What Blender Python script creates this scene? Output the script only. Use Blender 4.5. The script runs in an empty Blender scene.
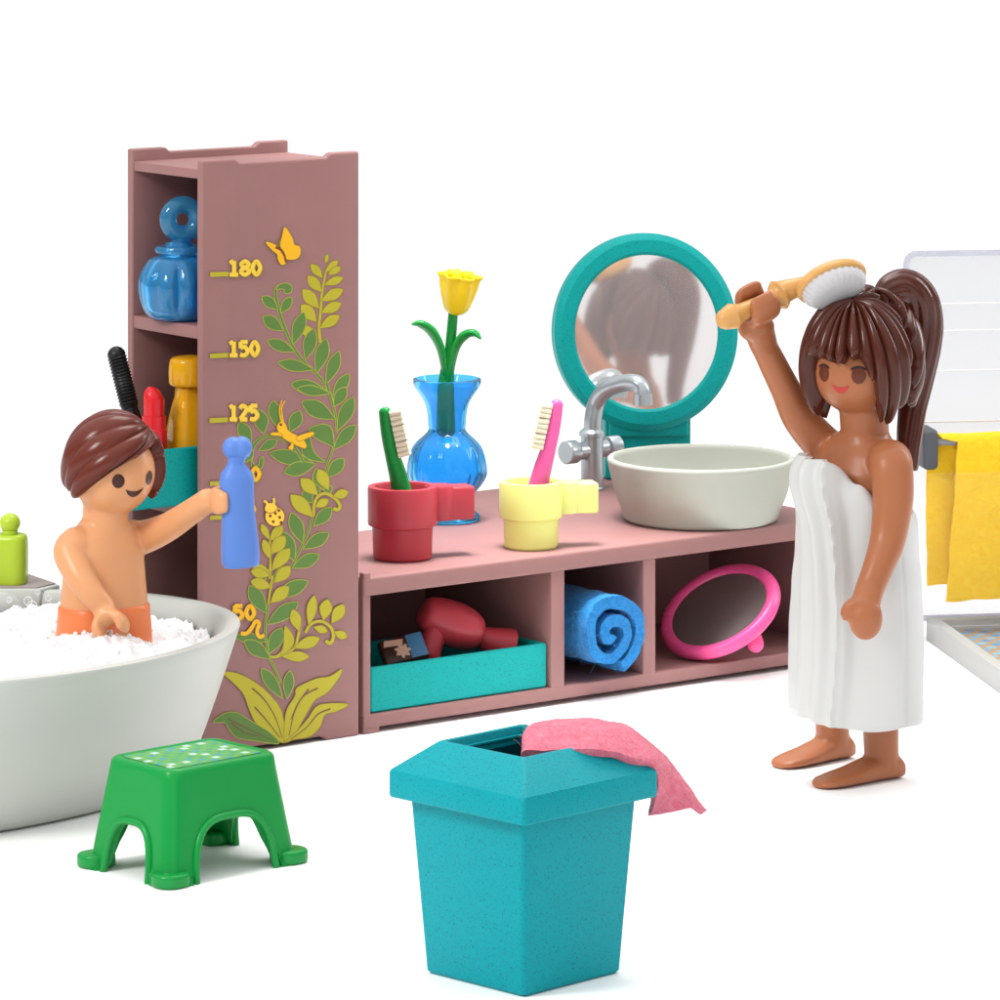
import bpy, bmesh, math, random
from math import sin, cos, pi, radians, sqrt, exp
from mathutils import Vector, Matrix, noise
from mathutils.bvhtree import BVHTree

random.seed(7)
SC = bpy.context.scene
COL = SC.collection
V = Vector
F_PX, Y_H, ZC = 4800.0, -240.0, 2.4       # focal length in photo pixels, horizon row, camera height


# ----------------------------------------------------------------- measuring
def pt(px, py, d):
    """point seen at photo pixel (px, py) standing d away from the camera"""
    return V(((px - 500) / F_PX * d, d, ZC - (py - Y_H) / F_PX * d))


def onz(px, py, z):
    d = (ZC - z) * F_PX / (py - Y_H)
    return V(((px - 500) / F_PX * d, d, z))


TH = .652
FA, FB = V((cos(TH), sin(TH), 0)), V((-sin(TH), cos(TH), 0))
FO = V((-.3453, 11.809, 0))
MF = Matrix(((FA.x, FB.x, 0, FO.x), (FA.y, FB.y, 0, FO.y), (0, 0, 1, 0), (0, 0, 0, 1)))   # furniture frame: a along, b back, z up


def a_at(px, b=0.0):
    k = (px - 500) / F_PX
    o = FO + FB * b
    return (k * o.y - o.x) / (FA.x - k * FA.y)


def z_at(px, py, b=0.0):
    p = FO + FB * b + FA * a_at(px, b)
    return ZC - (py - Y_H) * p.y / F_PX


# ----------------------------------------------------------------- materials
def new_mat(name):
    m = bpy.data.materials.new(name)
    m.use_nodes = True
    nt = m.node_tree
    return m, nt, nt.nodes['Principled BSDF']


def plastic(name, col, rough=.35, var=.06, speck=None, speck_amt=.0, bump=.02, scale=60, spec=.3, sss=0.0, coat=0.0):
    col = tuple(c ** 1.07 * .90 for c in col)      # measured tones, corrected for the studio's strong fill
    m, nt, b = new_mat(name)
    N, L = nt.nodes, nt.links
    tc = N.new('ShaderNodeTexCoord')
    n1 = N.new('ShaderNodeTexNoise'); n1.inputs['Scale'].default_value = 9; n1.inputs['Detail'].default_value = 5
    L.new(tc.outputs['Object'], n1.inputs['Vector'])
    mix = N.new('ShaderNodeMix'); mix.data_type = 'RGBA'
    mix.inputs['A'].default_value = (*[c * (1 - var) for c in col], 1)
    mix.inputs['B'].default_value = (*[min(1, c * (1 + var)) for c in col], 1)
    L.new(n1.outputs['Fac'], mix.inputs['Factor'])
    out = mix.outputs['Result']
    if speck:
        n3 = N.new('ShaderNodeTexNoise'); n3.inputs['Scale'].default_value = 260; n3.inputs['Detail'].default_value = 3
        L.new(tc.outputs['Object'], n3.inputs['Vector'])
        rp = N.new('ShaderNodeMapRange'); rp.inputs['From Min'].default_value = .56; rp.inputs['From Max'].default_value = .68
        rp.inputs['To Max'].default_value = speck_amt
        L.new(n3.outputs['Fac'], rp.inputs['Value'])
        mx2 = N.new('ShaderNodeMix'); mx2.data_type = 'RGBA'
        L.new(rp.outputs['Result'], mx2.inputs['Factor']); L.new(out, mx2.inputs['A'])
        mx2.inputs['B'].default_value = (*speck, 1)
        out = mx2.outputs['Result']
    L.new(out, b.inputs['Base Color'])
    n2 = N.new('ShaderNodeTexNoise'); n2.inputs['Scale'].default_value = scale * 6; n2.inputs['Detail'].default_value = 4
    L.new(tc.outputs['Object'], n2.inputs['Vector'])
    rr = N.new('ShaderNodeMapRange'); rr.inputs['To Min'].default_value = rough * .8; rr.inputs['To Max'].default_value = min(1, rough * 1.2)
    L.new(n1.outputs['Fac'], rr.inputs['Value']); L.new(rr.outputs['Result'], b.inputs['Roughness'])
    if bump:
        bp = N.new('ShaderNodeBump'); bp.inputs['Strength'].default_value = bump * 4; bp.inputs['Distance'].default_value = .003
        L.new(n2.outputs['Fac'], bp.inputs['Height']); L.new(bp.outputs['Normal'], b.inputs['Normal'])
    b.inputs['Specular IOR Level'].default_value = spec
    if sss:
        b.inputs['Subsurface Weight'].default_value = sss
        b.inputs['Subsurface Radius'].default_value = (.03, .015, .01)
    if coat:
        b.inputs['Coat Weight'].default_value = coat; b.inputs['Coat Roughness'].default_value = .12
    return m


def clear(name, col, rough=.04, ior=1.4, trans=1.0):
    m, nt, b = new_mat(name)
    b.inputs['Base Color'].default_value = (*col, 1)
    b.inputs['Transmission Weight'].default_value = trans
    b.inputs['IOR'].default_value = ior
    N, L = nt.nodes, nt.links
    tc = N.new('ShaderNodeTexCoord'); n = N.new('ShaderNodeTexNoise'); n.inputs['Scale'].default_value = 25
    L.new(tc.outputs['Object'], n.inputs['Vector'])
    rr = N.new('ShaderNodeMapRange'); rr.inputs['To Min'].default_value = rough * .6; rr.inputs['To Max'].default_value = rough * 1.6
    L.new(n.outputs['Fac'], rr.inputs['Value']); L.new(rr.outputs['Result'], b.inputs['Roughness'])
    return m


def sheet_clear(name, tint, alpha, rough=.08, fres=.6):
    """clear pane whose two faces are close together: mostly see-through with a soft gloss"""
    m, nt, b = new_mat(name)
    N, L = nt.nodes, nt.links
    tr = N.new('ShaderNodeBsdfTransparent'); tr.inputs['Color'].default_value = (*tint, 1)
    b.inputs['Base Color'].default_value = (.9, .91, .93, 1); b.inputs['Roughness'].default_value = rough
    mx = N.new('ShaderNodeMixShader')
    fr = N.new('ShaderNodeLayerWeight'); fr.inputs['Blend'].default_value = .2
    n = N.new('ShaderNodeTexNoise'); n.inputs['Scale'].default_value = 6
    tc = N.new('ShaderNodeTexCoord'); L.new(tc.outputs['Object'], n.inputs['Vector'])
    ma = N.new('ShaderNodeMath'); ma.operation = 'MULTIPLY_ADD'
    L.new(fr.outputs['Fresnel'], ma.inputs[0]); ma.inputs[1].default_value = fres
    mr = N.new('ShaderNodeMapRange'); mr.inputs['To Min'].default_value = alpha * .7; mr.inputs['To Max'].default_value = alpha * 1.3
    L.new(n.outputs['Fac'], mr.inputs['Value']); L.new(mr.outputs['Result'], ma.inputs[2])
    L.new(ma.outputs['Value'], mx.inputs['Fac'])
    L.new(tr.outputs['BSDF'], mx.inputs[1]); L.new(b.outputs['BSDF'], mx.inputs[2])
    L.new(mx.outputs['Shader'], nt.nodes['Material Output'].inputs['Surface'])
    return m


def felt(name, col, col2):
    m, nt, b = new_mat(name)
    N, L = nt.nodes, nt.links
    tc = N.new('ShaderNodeTexCoord')
    mp = N.new('ShaderNodeMapping'); mp.inputs['Scale'].default_value = (1, 1, 1)
    L.new(tc.outputs['Object'], mp.inputs['Vector'])
    n1 = N.new('ShaderNodeTexNoise'); n1.inputs['Scale'].default_value = 45; n1.inputs['Detail'].default_value = 9; n1.inputs['Roughness'].default_value = .75; n1.inputs['Distortion'].default_value = 1.5
    L.new(mp.outputs['Vector'], n1.inputs['Vector'])
    rp = N.new('ShaderNodeMapRange'); rp.inputs['From Min'].default_value = .35; rp.inputs['From Max'].default_value = .7
    L.new(n1.outputs['Fac'], rp.inputs['Value'])
    mx = N.new('ShaderNodeMix'); mx.data_type = 'RGBA'; mx.inputs['A'].default_value = (*col, 1); mx.inputs['B'].default_value = (*col2, 1)
    L.new(rp.outputs['Result'], mx.inputs['Factor']); L.new(mx.outputs['Result'], b.inputs['Base Color'])
    b.inputs['Roughness'].default_value = .95; b.inputs['Specular IOR Level'].default_value = .15
    b.inputs['Sheen Weight'].default_value = .12; b.inputs['Sheen Roughness'].default_value = .5
    bp = N.new('ShaderNodeBump'); bp.inputs['Strength'].default_value = .8; bp.inputs['Distance'].default_value = .006
    L.new(n1.outputs['Fac'], bp.inputs['Height']); L.new(bp.outputs['Normal'], b.inputs['Normal'])
    return m


MAUVE = plastic('mauve_plastic', (.330, .174, .166), .45, .06, bump=.03, spec=.18)
TEAL = plastic('teal_recycled_plastic', (.001, .350, .400), .48, .06, (.001, .16, .21), .9, bump=.05, spec=.15)
TEAL_G = plastic('teal_green_plastic', (.002, .355, .34), .46, .06, (.001, .16, .165), .85, bump=.05, spec=.15)
GREEN = plastic('green_plastic', (.004, .31, .06), .3, .04, bump=.01)
GREEN_D = plastic('stem_green_plastic', (.008, .29, .05), .28, .04, bump=.01)
TUBW = plastic('tub_white_plastic', (.60, .61, .575), .45, .015, bump=.01)
BASINW = plastic('basin_grey_plastic', (.45, .46, .405), .5, .02, bump=.01)
RED = plastic('red_plastic', (.50, .055, .075), .36, .06, bump=.02)
REDB = plastic('bright_red_plastic', (.70, .02, .03), .25, .04, bump=.0)
YEL = plastic('pale_yellow_plastic', (.80, .80, .26), .36, .02, bump=.01)
FLOWER = plastic('flower_yellow_plastic', (.85, .62, .01), .35, .04, bump=.0, sss=.15)
PINK = plastic('pink_plastic', (.80, .10, .30), .28, .04, bump=.0)
PINKT = plastic('toothbrush_pink_plastic', (.72, .12, .36), .22, .04, bump=.0)
BRISTLE = plastic('cream_bristles', (.80, .74, .58), .6, .12, bump=.08, scale=120)
BRISTW = plastic('white_bristles', (.56, .55, .56), .45, .08, bump=.04)
BLACK = plastic('black_plastic', (.012, .012, .014), .35, .1, bump=.0)
SILVER, _nt, _b = new_mat('silver_paint')
_b.inputs['Base Color'].default_value = (.42, .46, .48, 1); _b.inputs['Metallic'].default_value = .75; _b.inputs['Roughness'].default_value = .3
SKIN_B = plastic('light_skin_plastic', (.76, .375, .185), .32, .03, bump=.0, sss=.12)
SKIN_W = plastic('brown_skin_plastic', (.44, .165, .075), .34, .03, bump=.0, sss=.08)
HAIR_B = plastic('chestnut_hair_plastic', (.145, .030, .018), .23, .08, bump=.0, spec=.28)
HAIR_W = plastic('dark_brown_hair_plastic', (.098, .024, .014), .20, .08, bump=.0, spec=.32)
EYE_B = plastic('brown_print', (.07, .018, .012), .3, .02, bump=0)
EYE_W = plastic('eye_brown_print', (.145, .034, .016), .3, .02, bump=0)
LIP = plastic('lip_red_print', (.52, .05, .045), .35, .02, bump=0)
LASH = plastic('lash_dark_print', (.03, .02, .04), .3, .02, bump=0)
TRUNK = plastic('orange_swimwear_plastic', (.85, .25, .09), .3, .06, bump=0, sss=.1)
TOWELW = plastic('white_towel_plastic', (.655, .655, .645), .42, .015, bump=.01, sss=.05)
BOTTLE = plastic('blue_bottle_plastic', (.12, .25, .66), .4, .05, bump=.03)
WOOD = plastic('tan_brush_plastic', (.66, .36, .12), .3, .08, bump=.0)
BLUEGL = clear('clear_blue', (.10, .58, 1.0), .02, 1.42, .82)
VASEGL = clear('clear_vase_blue', (.09, .54, .93), .02, 1.33, .92)
AMBER = clear('clear_amber', (1.0, .52, .012), .02, 1.38, .42)
LIME = plastic('lime_bottle_plastic', (.50, .66, .05), .25, .05, bump=.0, sss=.25)
PLATE = plastic('ledge_taupe', (.40, .34, .33), .75, .06, bump=.06)
FOAM = plastic('foam_white', (.93, .93, .94), .55, .02, bump=.02, sss=.1)
PINKF = felt('pink_felt', (.66, .12, .19), (.82, .27, .35))
BLUEF = felt('blue_felt', (.008, .125, .37), (.02, .25, .58))
YELF = felt('yellow_felt', (.90, .52, .008), (.95, .66, .04))
FIBP = plastic('pink_fibre', (.80, .40, .46), .8, .05, bump=0)
FIBB = plastic('blue_fibre', (.10, .36, .66), .8, .05, bump=0)
P_GREEN = plastic('print_green', (.115, .22, .045), .5, .12, bump=.06)
P_OLIVE = plastic('print_olive', (.47, .41, .025), .5, .06, bump=.03)
P_RIM = plastic('print_leaf_edge', (.42, .42, .05), .5, .04, bump=.0)
P_RIMD = plastic('print_dark_edge', (.30, .22, .03), .5, .04, bump=.0)
P_ORANGE = plastic('print_orange', (.86, .46, .012), .45, .04, bump=.02)
P_YELLOW = plastic('print_yellow', (.86, .58, .06), .45, .04, bump=.02)
P_BROWN = plastic('print_brown', (.20, .05, .02), .45, .04, bump=.0)
P_VEIN = plastic('print_vein', (.17, .085, .045), .5, .04, bump=.0)
PANE = sheet_clear('clear_pane', (.88, .883, .893), .08)
PANE_LOW = sheet_clear('clear_low_pane', (.985, .986, .987), .015, fres=.2)
PANE_EDGE = sheet_clear('clear_pane_edge', (.72, .72, .80), .30)
DGREY = plastic('dark_grey_plastic', (.10, .105, .12), .4, .05, bump=.0)
MGREY = plastic('mid_grey_plastic', (.30, .30, .31), .35, .05, bump=.0)
TRAYW = plastic('tray_grey_plastic', (.50, .51, .50), .45, .02, bump=.01)
MIRROR, _nt, _b = new_mat('mirror_glass')
_b.inputs['Base Color'].default_value = (.93, .90, .90, 1); _b.inputs['Metallic'].default_value = .80; _b.inputs['Roughness'].default_value = .042
GMIRROR, _nt, _b = new_mat('grey_mirror_sticker')
_b.inputs['Base Color'].default_value = (.34, .32, .31, 1); _b.inputs['Metallic'].default_value = .85; _b.inputs['Roughness'].default_value = .28
BUBBLE = sheet_clear('soap_film', (.99, .99, .99), .04, .05)


def checks(name, scale, c1, c2, c3, c4, rot=0.0, thr=.46):
    """printed tile pattern: diamonds of several colours with scattered light petals"""
    m, nt, b = new_mat(name)
    N, L = nt.nodes, nt.links
    tc = N.new('ShaderNodeTexCoord')
    mp = N.new('ShaderNodeMapping'); mp.inputs['Rotation'].default_value = (0, 0, rot); mp.inputs['Scale'].default_value = (scale,) * 3
    L.new(tc.outputs['Object'], mp.inputs['Vector'])
    vo = N.new('ShaderNodeTexVoronoi'); vo.inputs['Scale'].default_value = 1.0; vo.inputs['Randomness'].default_value = 0.0
    vo.distance = 'MANHATTAN'; vo.voronoi_dimensions = '2D'
    L.new(mp.outputs['Vector'], vo.inputs['Vector'])
    wn = N.new('ShaderNodeSeparateColor'); L.new(vo.outputs['Color'], wn.inputs['Color'])
    r1 = N.new('ShaderNodeValToRGB'); r1.color_ramp.interpolation = 'CONSTANT'
    e = r1.color_ramp.elements
    e[0].position = 0; e[0].color = (*c1, 1); e[1].position = .35; e[1].color = (*c2, 1)
    k = e.new(.68); k.color = (*c3, 1)
    L.new(wn.outputs['Red'], r1.inputs['Fac'])
    r2 = N.new('ShaderNodeMath'); r2.operation = 'LESS_THAN'; r2.inputs[1].default_value = thr
    L.new(vo.outputs['Distance'], r2.inputs[0])
    mx = N.new('ShaderNodeMix'); mx.data_type = 'RGBA'
    L.new(r2.outputs['Value'], mx.inputs['Factor']); mx.inputs['A'].default_value = (*c4, 1); L.new(r1.outputs['Color'], mx.inputs['B'])
    L.new(mx.outputs['Result'], b.inputs['Base Color']); b.inputs['Roughness'].default_value = .4
    return m


MOSAIC = checks('stool_mosaic', 36, (.04, .28, .32), (.05, .30, .12), (.46, .60, .56), (.10, .36, .08), .1, .44)
TILES = checks('shower_mosaic', 24, (.10, .36, .60), (.06, .28, .55), (.20, .46, .62), (.42, .27, .16), .4, .44)

# ----------------------------------------------------------------- objects
ROOT = {}


def thing(name, label, cat, loc, group=None):
    o = bpy.data.objects.new(name, None)
    COL.objects.link(o)
    o.empty_display_size = .05
    o.location = loc
    o['label'] = label; o['category'] = cat
    if group: o['group'] = group
    ROOT[o.name] = V(loc)
    return o


def root_of(o):
    while o.parent: o = o.parent
    return o


def obj(name, bm, mats, parent=None, smooth=35, label=None):
    """links a bmesh given in world coordinates as ONE object (under its thing when parent is given)"""
    if parent is not None:
        off = ROOT[root_of(parent).name]
    else:
        vs = [v.co for v in bm.verts]
        mn = V((min(v.x for v in vs), min(v.y for v in vs), min(v.z for v in vs)))
        mxv = V((max(v.x for v in vs), max(v.y for v in vs), 0))
        off = V(((mn.x + mxv.x) / 2, (mn.y + mxv.y) / 2, mn.z))
    bmesh.ops.translate(bm, verts=bm.verts, vec=-off)
    me = bpy.data.meshes.new(name)
    bm.to_mesh(me); bm.free()
    for m in (mats if isinstance(mats, (list, tuple)) else [mats]): me.materials.append(m)
    if smooth:
        for p in me.polygons: p.use_smooth = True
        me.set_sharp_from_angle(angle=radians(smooth))
    o = bpy.data.objects.new(name, me)
    COL.objects.link(o)
    if parent is not None: o.parent = parent
    else:
        o.location = off; ROOT[o.name] = off
    if label: o['label'] = label
    return o


def solo(o, label, cat, group=None, kind=None):
    o['label'] = label; o['category'] = cat
    if group: o['group'] = group
    if kind: o['kind'] = kind
    return o


def join(*bms):
    r = bmesh.new()
    for b in bms:
        me = bpy.data.meshes.new('tmp'); b.to_mesh(me); b.free()
        r.from_mesh(me); bpy.data.meshes.remove(me)
    return r


def xf(bm, M):
    bmesh.ops.transform(bm, matrix=M, verts=bm.verts); return bm


def at(p, rz=0.0):
    return Matrix.Translation(p) @ Matrix.Rotation(rz, 4, 'Z')


def axis_frame(p, zdir, xref=V((1, 0, 0))):
    z = V(zdir).normalized(); x = (V(xref) - z * V(xref).dot(z)).normalized(); y = z.cross(x)
    return Matrix(((x.x, y.x, z.x, p[0]), (x.y, y.y, z.y, p[1]), (x.z, y.z, z.z, p[2]), (0, 0, 0, 1)))


def bevel(bm, w, seg=3, ang=30):
    bmesh.ops.recalc_face_normals(bm, faces=bm.faces)
    ed = [e for e in bm.edges if len(e.link_faces) == 2 and e.calc_face_angle(0) > radians(ang)]
    if ed and w: bmesh.ops.bevel(bm, geom=ed, offset=w, segments=seg, profile=.5, affect='EDGES', clamp_overlap=True)
    return bm


def box(x0, x1, y0, y1, z0, z1, bv=.004, seg=3):
    bm = bmesh.new()
    bmesh.ops.create_cube(bm, size=1)
    for v in bm.verts:
        v.co = V((x0 if v.co.x < 0 else x1, y0 if v.co.y < 0 else y1, z0 if v.co.z < 0 else z1))
    return bevel(bm, bv, seg)


def loft(rings, cap=True, closed=False):
    bm = bmesh.new()
    vs = [[bm.verts.new(p) for p in r] for r in rings]
    n = len(rings[0]); m = len(rings)
    for i in range(m if closed else m - 1):
        for j in range(n):
            bm.faces.new((vs[i][j], vs[i][(j + 1) % n], vs[(i + 1) % m][(j + 1) % n], vs[(i + 1) % m][j]))
    if cap and not closed:
        bm.faces.new(vs[0][::-1]); bm.faces.new(vs[-1])
    bmesh.ops.recalc_face_normals(bm, faces=bm.faces)
    return bm


def lathe(prof, n=48, mod=None):
    """prof: (r, z) from bottom to top; r = 0 closes on the axis; mod(angle, z) scales r"""
    bm = bmesh.new(); rows = []
    for r, z in prof:
        if r < 1e-6: rows.append([bm.verts.new((0, 0, z))])
        else:
            rows.append([bm.verts.new((r * (mod(2 * pi * j / n, z) if mod else 1) * cos(2 * pi * j / n), r * (mod(2 * pi * j / n, z) if mod else 1) * sin(2 * pi * j / n), z)) for j in range(n)])
    for a, b in zip(rows, rows[1:]):
        for j in range(n):
            k = (j + 1) % n
            if len(a) == 1 and len(b) == 1: continue
            if len(a) == 1: bm.faces.new((a[0], b[j], b[k]))
            elif len(b) == 1: bm.faces.new((a[j], a[k], b[0]))
            else: bm.faces.new((a[j], a[k], b[k], b[j]))
    bmesh.ops.recalc_face_normals(bm, faces=bm.faces)
    return bm


def crom(p, n=8, closed=False):
    p = [V(q) for q in p]
    out = []
    m = len(p)
    rng = range(m if closed else m - 1)
    for i in rng:
        if closed: a, b, c, d = p[(i - 1) % m], p[i], p[(i + 1) % m], p[(i + 2) % m]
        else: a, b, c, d = p[max(i - 1, 0)], p[i], p[i + 1], p[min(i + 2, m - 1)]
        for k in range(n):
            t = k / n
            out.append(.5 * ((2 * b) + (c - a) * t + (2 * a - 5 * b + 4 * c - d) * t * t + (3 * b - a - 3 * c + d) * t ** 3))
    if not closed: out.append(p[-1].copy())
    return out


def smooth_profile(prof, n=5):
    return [(max(0, q.x), q.y) for q in crom([V((r, z, 0)) for r, z in prof], n)]


def interp(vals, t):
    x = t * (len(vals) - 1); i = min(int(x), len(vals) - 2); f = x - i
    a, b = vals[i], vals[i + 1]
    f = f * f * (3 - 2 * f) if False else f
    return a + (b - a) * f


def tube(path, rad, n=16, seg=8, flat=None, ref=None, roundcap=True, raw=False):
    """tapered tube along a smooth path; flat = ratio of the second half-width; ref fixes the first width direction"""
    P = [V(p) for p in path] if raw else crom(path, seg)
    m = len(P)
    T = [(P[min(i + 1, m - 1)] - P[max(i - 1, 0)]).normalized() for i in range(m)]
    u = V(ref) if ref is not None else (V((0, 0, 1)) if abs(T[0].z) < .9 else V((1, 0, 0)))
    rings = []
    for i in range(m):
        base = V(ref) if ref is not None else u
        u = (base - T[i] * base.dot(T[i])).normalized()
        w = T[i].cross(u)
        t = i / (m - 1)
        r = interp(rad, t) if isinstance(rad, (list, tuple)) else rad
        f = interp(flat, t) if isinstance(flat, (list, tuple)) else (flat or 1)
        rings.append([P[i] + u * r * cos(2 * pi * j / n) + w * r * f * sin(2 * pi * j / n) for j in range(n)])
    if roundcap:
        def cap(c, ring, dirv, r):
            out = []
            for a in (.35, .7, .92, .99):
                s = sqrt(max(0, 1 - a * a))
                out.append([c + (q - c) * s + dirv * r * a for q in ring])
            return out
        r0 = (rings[0][0] - P[0]).length; r1 = (rings[-1][0] - P[-1]).length
        f0 = (rings[0][n // 4] - P[0]).length; f1 = (rings[-1][n // 4] - P[-1]).length
        rings = cap(P[0], rings[0], -T[0], min(r0, f0))[::-1] + rings + cap(P[-1], rings[-1], T[-1], min(r1, f1))
    return loft(rings)


def ellipsoid(c, r, M3=None, n=32):
    bm = bmesh.new()
    bmesh.ops.create_uvsphere(bm, u_segments=n, v_segments=n // 2, radius=1)
    for v in bm.verts:
        q = V((v.co.x * r[0], v.co.y * r[1], v.co.z * r[2]))
        v.co = V(c) + (M3 @ q if M3 else q)
    return bm


def prism(poly, M, t0, t1, bv=.003, seg=2):
    """2-D outline (list of (x, y)) given thickness along the local z of M"""
    bm = bmesh.new()
    lo = [bm.verts.new((x, y, t0)) for x, y in poly]; hi = [bm.verts.new((x, y, t1)) for x, y in poly]
    n = len(poly)
    bm.faces.new(lo[::-1]); bm.faces.new(hi)
    for i in range(n): bm.faces.new((lo[i], lo[(i + 1) % n], hi[(i + 1) % n], hi[i]))
    bevel(bm, bv, seg)
    return xf(bm, M)


def remesh(bm, voxel=.006, smooth=6, fac=.5):
    me = bpy.data.meshes.new('tmp'); bm.to_mesh(me); bm.free()
    o = bpy.data.objects.new('tmp', me); COL.objects.link(o)
    md = o.modifiers.new('r', 'REMESH'); md.mode = 'VOXEL'; md.voxel_size = voxel; md.use_smooth_shade = True
    if smooth:
        s = o.modifiers.new('s', 'SMOOTH'); s.iterations = smooth; s.factor = fac
    dg = bpy.context.evaluated_depsgraph_get()
    m2 = bpy.data.meshes.new_from_object(o.evaluated_get(dg))
    r = bmesh.new(); r.from_mesh(m2)
    bpy.data.objects.remove(o); bpy.data.meshes.remove(me); bpy.data.meshes.remove(m2)
    return r


def sring(c, ux, uy, rx, ry, n=40, e=2.0):
    """superellipse ring about c in the plane of ux, uy"""
    out = []
    for j in range(n):
        a = 2 * pi * j / n
        ca, sa = cos(a), sin(a)
        out.append(V(c) + V(ux) * rx * math.copysign(abs(ca) ** (2 / e), ca) + V(uy) * ry * math.copysign(abs(sa) ** (2 / e), sa))
    return out


def rrect(w, d, r, n=6):
    pts = []
    for cx, cy, a0 in ((w - r, d - r, 0), (-w + r, d - r, pi / 2), (-w + r, -d + r, pi), (w - r, -d + r, 3 * pi / 2)):
        for k in range(n + 1):
            a = a0 + pi / 2 * k / n
            pts.append((cx + r * cos(a), cy + r * sin(a)))
    return pts


def open_box(w, d, h, wall, r=.012, taper=1.0, bv=.004):
    """hollow tray, half-sizes w, d, base at z = 0"""
    def ring(k, z, inset=0): return [V((x, y, z)) for x, y in rrect(w * k - inset, d * k - inset, max(.003, r - inset * .5))]
    k0 = taper
    rings = [ring(k0, bv, bv * 0 + 0), ring(1, h - bv), ring(1, h, bv), ring(1, h, wall - bv), ring(1, h - bv, wall), ring(k0, wall, wall + .002)]
    rings.insert(0, ring(k0, 0, bv))
    return loft(rings)


# ----------------------------------------------------------------- setting
bm = bmesh.new()
bmesh.ops.create_grid(bm, x_segments=1, y_segments=1, size=90)
FLOOR, _nt, _b = new_mat('white_studio_paper')
_n = _nt.nodes.new('ShaderNodeTexNoise'); _n.inputs['Scale'].default_value = 3
_r = _nt.nodes.new('ShaderNodeValToRGB'); _r.color_ramp.elements[0].color = (.93, .93, .93, 1); _r.color_ramp.elements[1].color = (.95, .95, .95, 1)
_nt.links.new(_n.outputs['Fac'], _r.inputs['Fac']); _nt.links.new(_r.outputs['Color'], _b.inputs['Base Color'])
_b.inputs['Roughness'].default_value = .9; _b.inputs['Specular IOR Level'].default_value = .1
xf(bm, Matrix.Translation((0, 60, 0)))
o = obj('ground', bm, FLOOR, smooth=0)
o['kind'] = 'structure'; o['label'] = 'plain white studio surface under all the toys'

# ----------------------------------------------------------------- tower shelf
W, H, D, T = .466, 1.4378, .33, .024
tower = thing('tall_shelf', 'tall mauve shelf tower with a printed growth chart and climbing plant', 'shelf', FO)


def side_outline():
    e, k, dp = .098, .014, .011
    pts = [(-W, 0), (-W + e, 0), (-W + e + k, dp), (-e - k, dp), (-e, 0), (0, 0), (0, H), (-e + .012, H), (-e - k + .012, H - dp), (-W + e + k, H - dp), (-W + e, H), (-W, H)]
    return pts


MP = MF @ Matrix(((1, 0, 0, 0), (0, 0, 1, 0), (0, 1, 0, 0), (0, 0, 0, 1)))     # (a, z, b)
panel = obj('side_panel', prism(side_outline(), MP, 0, T, .007, 4), MAUVE, tower, label='side panel printed with a growth chart and plant')
obj('side_panel', prism([(x, z + (.008 if z > 1 else 0)) for x, z in side_outline()], MP, D - T, D, .005, 3), MAUVE, tower, label='plain side panel')
obj('top_board', xf(box(-W + .004, -.006, T - .001, D - T + .001, H - .046, H - .022, .004), MF), MAUVE, tower)
for zt in (1.038, .604):
    obj('shelf_board', xf(box(-W + .003, -.02, T - .001, D - T + .001, zt - .032, zt, .004), MF), MAUVE, tower)
obj('shelf_board', xf(box(-W + .003, -.02, T - .001, D - T + .001, .02, .05, .004), MF), MAUVE, tower)
obj('back_panel', xf(box(-.02, -.003, T - .001, D - T + .001, .012, H - .047, .002), MF), MAUVE, tower)

# --- printed decoration on the near side panel, drawn in chart coordinates read off the photo
ZO = {0: 220, 1: 390, 2: 570}
K = 170 / 944.0
offs = [.0006]


def pz(i, x, y, off):
    px, py = 200 + x * K, ZO[i] + y * K
    a = a_at(px, 0)
    p = FO + FA * a
    return V((p.x, p.y, ZC - (py - Y_H) * p.y / F_PX)) - FB * off


def next_off(step=.000012):
    offs[0] += step
    return offs[0]


def fill(bm, i, pts, off, mi):
    f = bm.faces.new([bm.verts.new(pz(i, x, y, off)) for x, y in pts]); f.material_index = mi
    f.normal_update()
    if f.normal.dot(-FB) < 0: f.normal_flip()


def grow(pts, d):
    """offset a closed outline outwards by d"""
    n = len(pts); area = sum(pts[k][0] * pts[(k + 1) % n][1] - pts[(k + 1) % n][0] * pts[k][1] for k in range(n))
    s = 1 if area > 0 else -1
    out = []
    for k in range(n):
        ax, ay = pts[k - 1]; bx, by = pts[(k + 1) % n]
        tx, ty = bx - ax, by - ay; l = sqrt(tx * tx + ty * ty) or 1
        out.append((pts[k][0] + s * ty / l * d, pts[k][1] - s * tx / l * d))
    return out


def leaf_pts(bx, by, tx, ty, w, bend=.0, p=1.25):
    dx, dy = tx - bx, ty - by; l = sqrt(dx * dx + dy * dy); ux, uy = dx / l, dy / l; nx, ny = -uy, ux
    A, B = [], []
    for k in range(15):
        t = k / 14
        h = w * (sin(pi * t ** p) ** .85) if 0 < t < 1 else 0
        c = bend * l * sin(pi * t)
        x, y = bx + dx * t + nx * c, by + dy * t + ny * c
        A.append((x + nx * h, y + ny * h)); B.append((x - nx * h, y - ny * h))
    return A + B[-2:0:-1]


def stroke_pts(pts, w0, w1):
    P = crom([V((x, y, 0)) for x, y in pts], 6)
    L_, R_ = [], []
    for k, q in enumerate(P):
        t = (P[min(k + 1, len(P) - 1)] - P[max(k - 1, 0)]).normalized()
        w = w0 + (w1 - w0) * k / (len(P) - 1)
        L_.append((q.x - t.y * w, q.y + t.x * w)); R_.append((q.x + t.y * w, q.y - t.x * w))
    return L_ + R_[::-1]


def blob(pts): return [(q.x, q.y) for q in crom([V((x, y, 0)) for x, y in pts], 5, True)]


def disc(x, y, r, n=20): return [(x + r * cos(2 * pi * k / n), y + r * sin(2 * pi * k / n)) for k in range(n)]


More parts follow.
